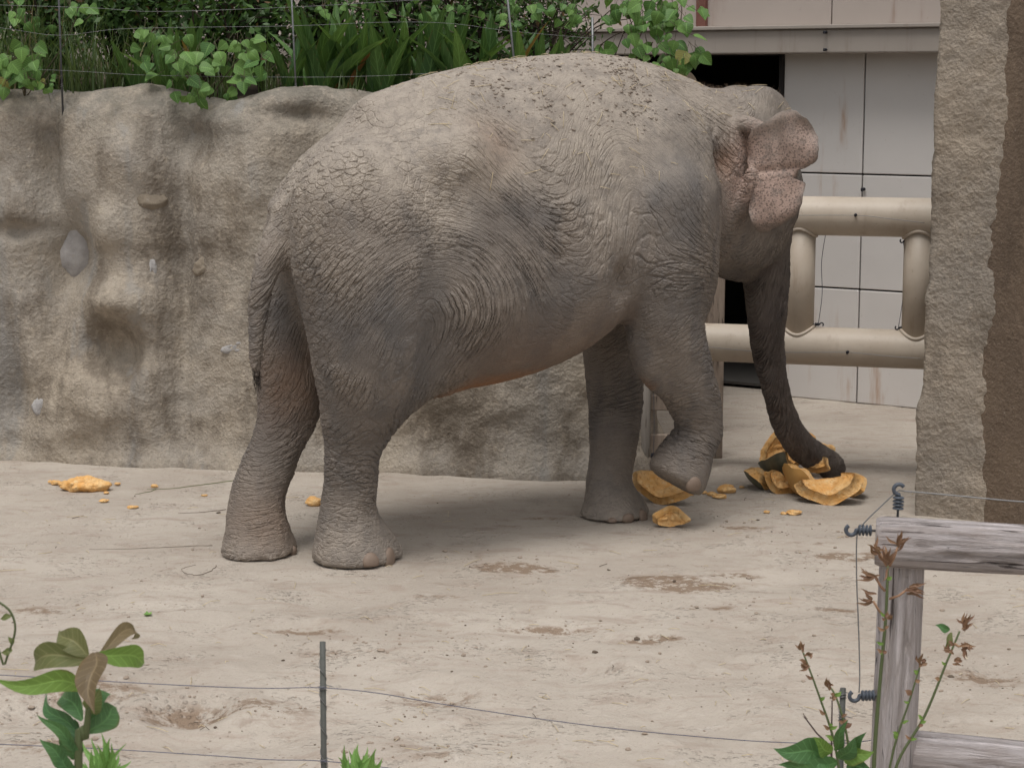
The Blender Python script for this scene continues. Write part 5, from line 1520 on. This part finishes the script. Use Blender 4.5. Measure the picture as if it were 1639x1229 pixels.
MAT_FL_RED = leaf_mat('bronze_leaf', (.115, .075, .050), (.16, .115, .06), trans=.25)
MAT_FL_OLIVE = leaf_mat('olive_leaf', (.13, .17, .055), (.17, .145, .07), trans=.3)
MAT_FL_BRIGHT = leaf_mat('bright_leaf', (.16, .32, .08), (.22, .40, .11), trans=.35)
MAT_GSTEM = NM('green_stem').fin((.085, .105, .045), .6)
Yp = 3.5
b0 = depth(128, 1300, Yp); b0[2] = 0
pl = empty('sapling', tuple(b0)); tag(pl, 'young sapling with bronze and green leaves in front of the low wire', 'plant')
b = MB(); b.tube(spline([(0, 0, 0), depth(126, 1260, Yp) - b0, depth(137, 1180, Yp) - b0, depth(143, 1120, Yp) - b0, depth(150, 1045, Yp) - b0], 6), np.linspace(.009, .004, 25), 10); b.build('stem', MAT_GSTEM, pl)
for a in [((136, 1098), (-12, 1085), 34, MAT_FL_GREEN, .12, .25, -.1), ((146, 1052), (60, 1052), 40, MAT_FL_OLIVE, .3, .3, .1), ((143, 1046), (95, 1008), 40, MAT_FL_OLIVE, .2, .3, .05), ((152, 1044), (148, 1142), 44, MAT_FL_RED, .12, .5, -.1), ((153, 1046), (208, 1020), 24, MAT_FL_RED, .3, .3, .15), ((158, 1040), (233, 1055), 36, MAT_FL_GREEN, .2, .3, .1), ((148, 1142), (158, 1100), 30, MAT_FL_OLIVE, .1, .3, 0), ((140, 1175), (188, 1133), 40, MAT_FL_DEEP, .2, .2, .1), ((139, 1150), (172, 1108), 30, MAT_FL_DEEP, .2, .3, .1), ((134, 1150), (105, 1105), 34, MAT_FL_DEEP, .15, .3, .1), ((130, 1190), (72, 1110), 22, MAT_FL_DEEP, .1, .3, .15), ((128, 1200), (62, 1140), 20, MAT_FL_DEEP, .1, .3, 0), ((112, 1228), (66, 1180), 26, MAT_FL_DEEP, .1, .3, 0), ((118, 1215), (100, 1160), 22, MAT_FL_DEEP, .1, .3, 0), ((120, 1240), (88, 1195), 24, MAT_FL_DEEP, .1, .3, 0), ((130, 1205), (118, 1150), 18, MAT_FL_DEEP, .1, .3, .05)]:
    fleaf(a[0], a[1], a[2], a[3], Yp, pl, sag=a[4], fold=a[5], tipY=a[6], org=b0)
def rosette(px, py, Y, label, leaves, mat):
    b0 = depth(px, py + 30, Y); b0[2] = 0
    r = empty('leafy_weed', tuple(b0)); tag(r, label, 'plant', 'bright leafy weeds at the low wire fence')
    b = MB(); b.tube([(0, 0, 0), depth(px, py, Y) - b0], .005, 8); b.build('stem', MAT_GSTEM, r)
    for tx, ty in leaves: fleaf((px, py), (tx, ty), RNG.uniform(9, 15), mat, Y, r, sag=RNG.uniform(-.1, .2), fold=.3, tipY=RNG.normal() * .03, org=b0)
rosette(165, 1262, 3.7, 'bright green leafy weed growing against the sapling stem', [(135, 1185), (150, 1180), (165, 1172), (182, 1190), (200, 1188), (208, 1215), (125, 1205), (172, 1195), (142, 1198), (158, 1190), (190, 1205), (178, 1180), (132, 1220), (196, 1222)], MAT_FL_BRIGHT)
rosette(572, 1262, 4.2, 'bright green leafy weed growing beside the lone stake', [(548, 1192), (562, 1200), (575, 1190), (590, 1205), (606, 1200), (612, 1212), (540, 1212), (580, 1206), (555, 1210), (569, 1196), (598, 1196), (586, 1194), (604, 1220), (545, 1222)], MAT_FL_BRIGHT)
# tendril at the left edge
b = MB(); c0 = depth(-15, 1240, 3.6); c0[2] = 0; tn = empty('tendril', tuple(c0)); tag(tn, 'thin curling tendril with tiny buds beside the sapling', 'plant')
b.tube(spline([(0, 0, 0), depth(-10, 1130, 3.6) - c0, depth(8, 1062, 3.6) - c0, depth(24, 1010, 3.6) - c0, depth(16, 978, 3.6) - c0, depth(-8, 960, 3.6) - c0], 8), .0022, 7); b.build('stem', MAT_GSTEM, tn)
for a in [((22, 1030), (14, 1018), 8), ((20, 1040), (2, 1045), 10), ((18, 985), (0, 990), 9)]: fleaf(*a, MAT_FL_OLIVE, 3.6, tn, org=c0)

# budding shrub in front of the post
Yb = 4.75
bb0 = depth(1400, 1300, Yb); bb0[2] = 0
bush = empty('budding_shrub', tuple(bb0)); tag(bush, 'leggy green-stemmed shrub with reddish buds in front of the log post', 'shrub')
MAT_BUD = leaf_mat('red_bud', (.155, .075, .05), (.26, .15, .085), trans=.15)
MAT_DSTEM = NM('dark_stem').fin((.07, .045, .04), .7)
STEMS = [([(1396, 1300), (1400, 1200), (1409, 1085), (1418, 985), (1421, 905)], 8, MAT_GSTEM), ([(1424, 1300), (1436, 1222), (1480, 1145), (1515, 1060), (1536, 1010)], 6, MAT_GSTEM), ([(1352, 1300), (1336, 1190), (1310, 1110), (1284, 1040)], 5, MAT_GSTEM), ([(1372, 1300), (1356, 1180), (1340, 1120), (1328, 1098)], 5, MAT_GSTEM), ([(1412, 1300), (1430, 1200), (1456, 1120), (1473, 1064)], 5, MAT_GSTEM), ([(1340, 1300), (1330, 1205), (1305, 1170), (1287, 1146)], 4, MAT_DSTEM), ([(1334, 1300), (1331, 1200), (1332, 1120)], 4, MAT_DSTEM)]
for pts, w, m in STEMS:
    S = spline([depth(x, y, Yb + .02 * k) - bb0 for k, (x, y) in enumerate(pts)], 6)
    S[0] = S[0] * .3; S[0][2] = -.02
    b = MB(); r = w * Yb / FPX / 2
    b.tube(np.concatenate([[[S[0][0], S[0][1], 0]], S[1:]]), np.linspace(r, r * .55, len(S)), 8); b.build('stem', m, bush)
def budcluster(px, py, n, L, ang, spread=.5, stem=None):
    c = (px, py)
    if stem:
        b = MB(); p, q = depth(*stem, Yb) - bb0, depth(px, py, Yb - .02) - bb0; b.tube([p, (p + q) / 2 + (0, -.004, -.003), q], [.0035, .003, .003], 6); b.build('twig', MAT_BUD, bush)
    for k in range(n):
        a = ang + RNG.normal() * spread; l = L * RNG.uniform(.6, 1.1); off = RNG.normal(size=2) * 3
        fleaf((px + off[0], py + off[1]), (px + math.cos(a) * l, py - math.sin(a) * l), RNG.uniform(3, 5.5), MAT_BUD, Yb - .02, bush, sag=RNG.normal() * .1, fold=.5, name='bud_leaf', tipY=RNG.normal() * .012, org=bb0)
for a in [(1421, 902, 9, 30, 1.6, .9), (1437, 875, 10, 26, 1.1, .4, (1424, 905)), (1409, 885, 8, 26, 2.0, .4, (1419, 905)), (1402, 925, 9, 30, 2.8, .35, (1416, 945)), (1398, 962, 8, 26, 2.5, .35, (1414, 985)), (1452, 943, 10, 30, .2, .35, (1424, 958)), (1419, 990, 6, 12, 1.2, .9), (1542, 1005, 9, 26, .9, .5), (1540, 1033, 7, 22, -.3, .4, (1528, 1030)), (1522, 1042, 6, 16, 2.4, .5), (1527, 1058, 5, 14, .1, .4), (1284, 1040, 6, 14, 1.8, .6), (1293, 1050, 5, 12, .7, .4), (1292, 1066, 6, 14, 3.0, .4), (1328, 1098, 6, 14, 2.2, .5), (1473, 1062, 8, 16, 1.4, .7), (1332, 1122, 4, 10, 1.6, .4)]:
    budcluster(*a)
fleaf((1520, 1008), (1497, 1000), 12, MAT_FL_DEEP, Yb, bush, org=bb0); fleaf((1524, 1012), (1512, 1040), 10, MAT_FL_OLIVE, Yb, bush, org=bb0)
for a in [((1320, 1208), (1238, 1196), 40), ((1325, 1212), (1290, 1235), 40), ((1345, 1215), (1372, 1180), 26), ((1350, 1215), (1398, 1200), 30), ((1340, 1225), (1245, 1228), 36), ((1355, 1225), (1400, 1232), 30), ((1335, 1200), (1355, 1150), 16), ((1330, 1205), (1300, 1180), 24), ((1362, 1200), (1385, 1170), 16)]:
    fleaf(a[0], a[1], a[2], MAT_FL_DEEP if RNG.random() < .7 else MAT_FL_GREEN, Yb - .05, bush, sag=.1, fold=.2, tipY=-.04, org=bb0)
for pts, _, _ in STEMS[:5]:
    for k in range(8):
        t = RNG.uniform(.35, .95) * (len(pts) - 1); i = int(t); f = t - i; x = pts[i][0] * (1 - f) + pts[min(i + 1, len(pts) - 1)][0] * f; y = pts[i][1] * (1 - f) + pts[min(i + 1, len(pts) - 1)][1] * f
        sg = RNG.choice([-1, 1]); fleaf((x, y), (x + sg * RNG.uniform(6, 13), y - RNG.uniform(2, 9)), RNG.uniform(4, 7), MAT_BUD if RNG.random() < .5 else MAT_FL_GREEN, Yb - .015, bush, name='bud_leaf', org=bb0)
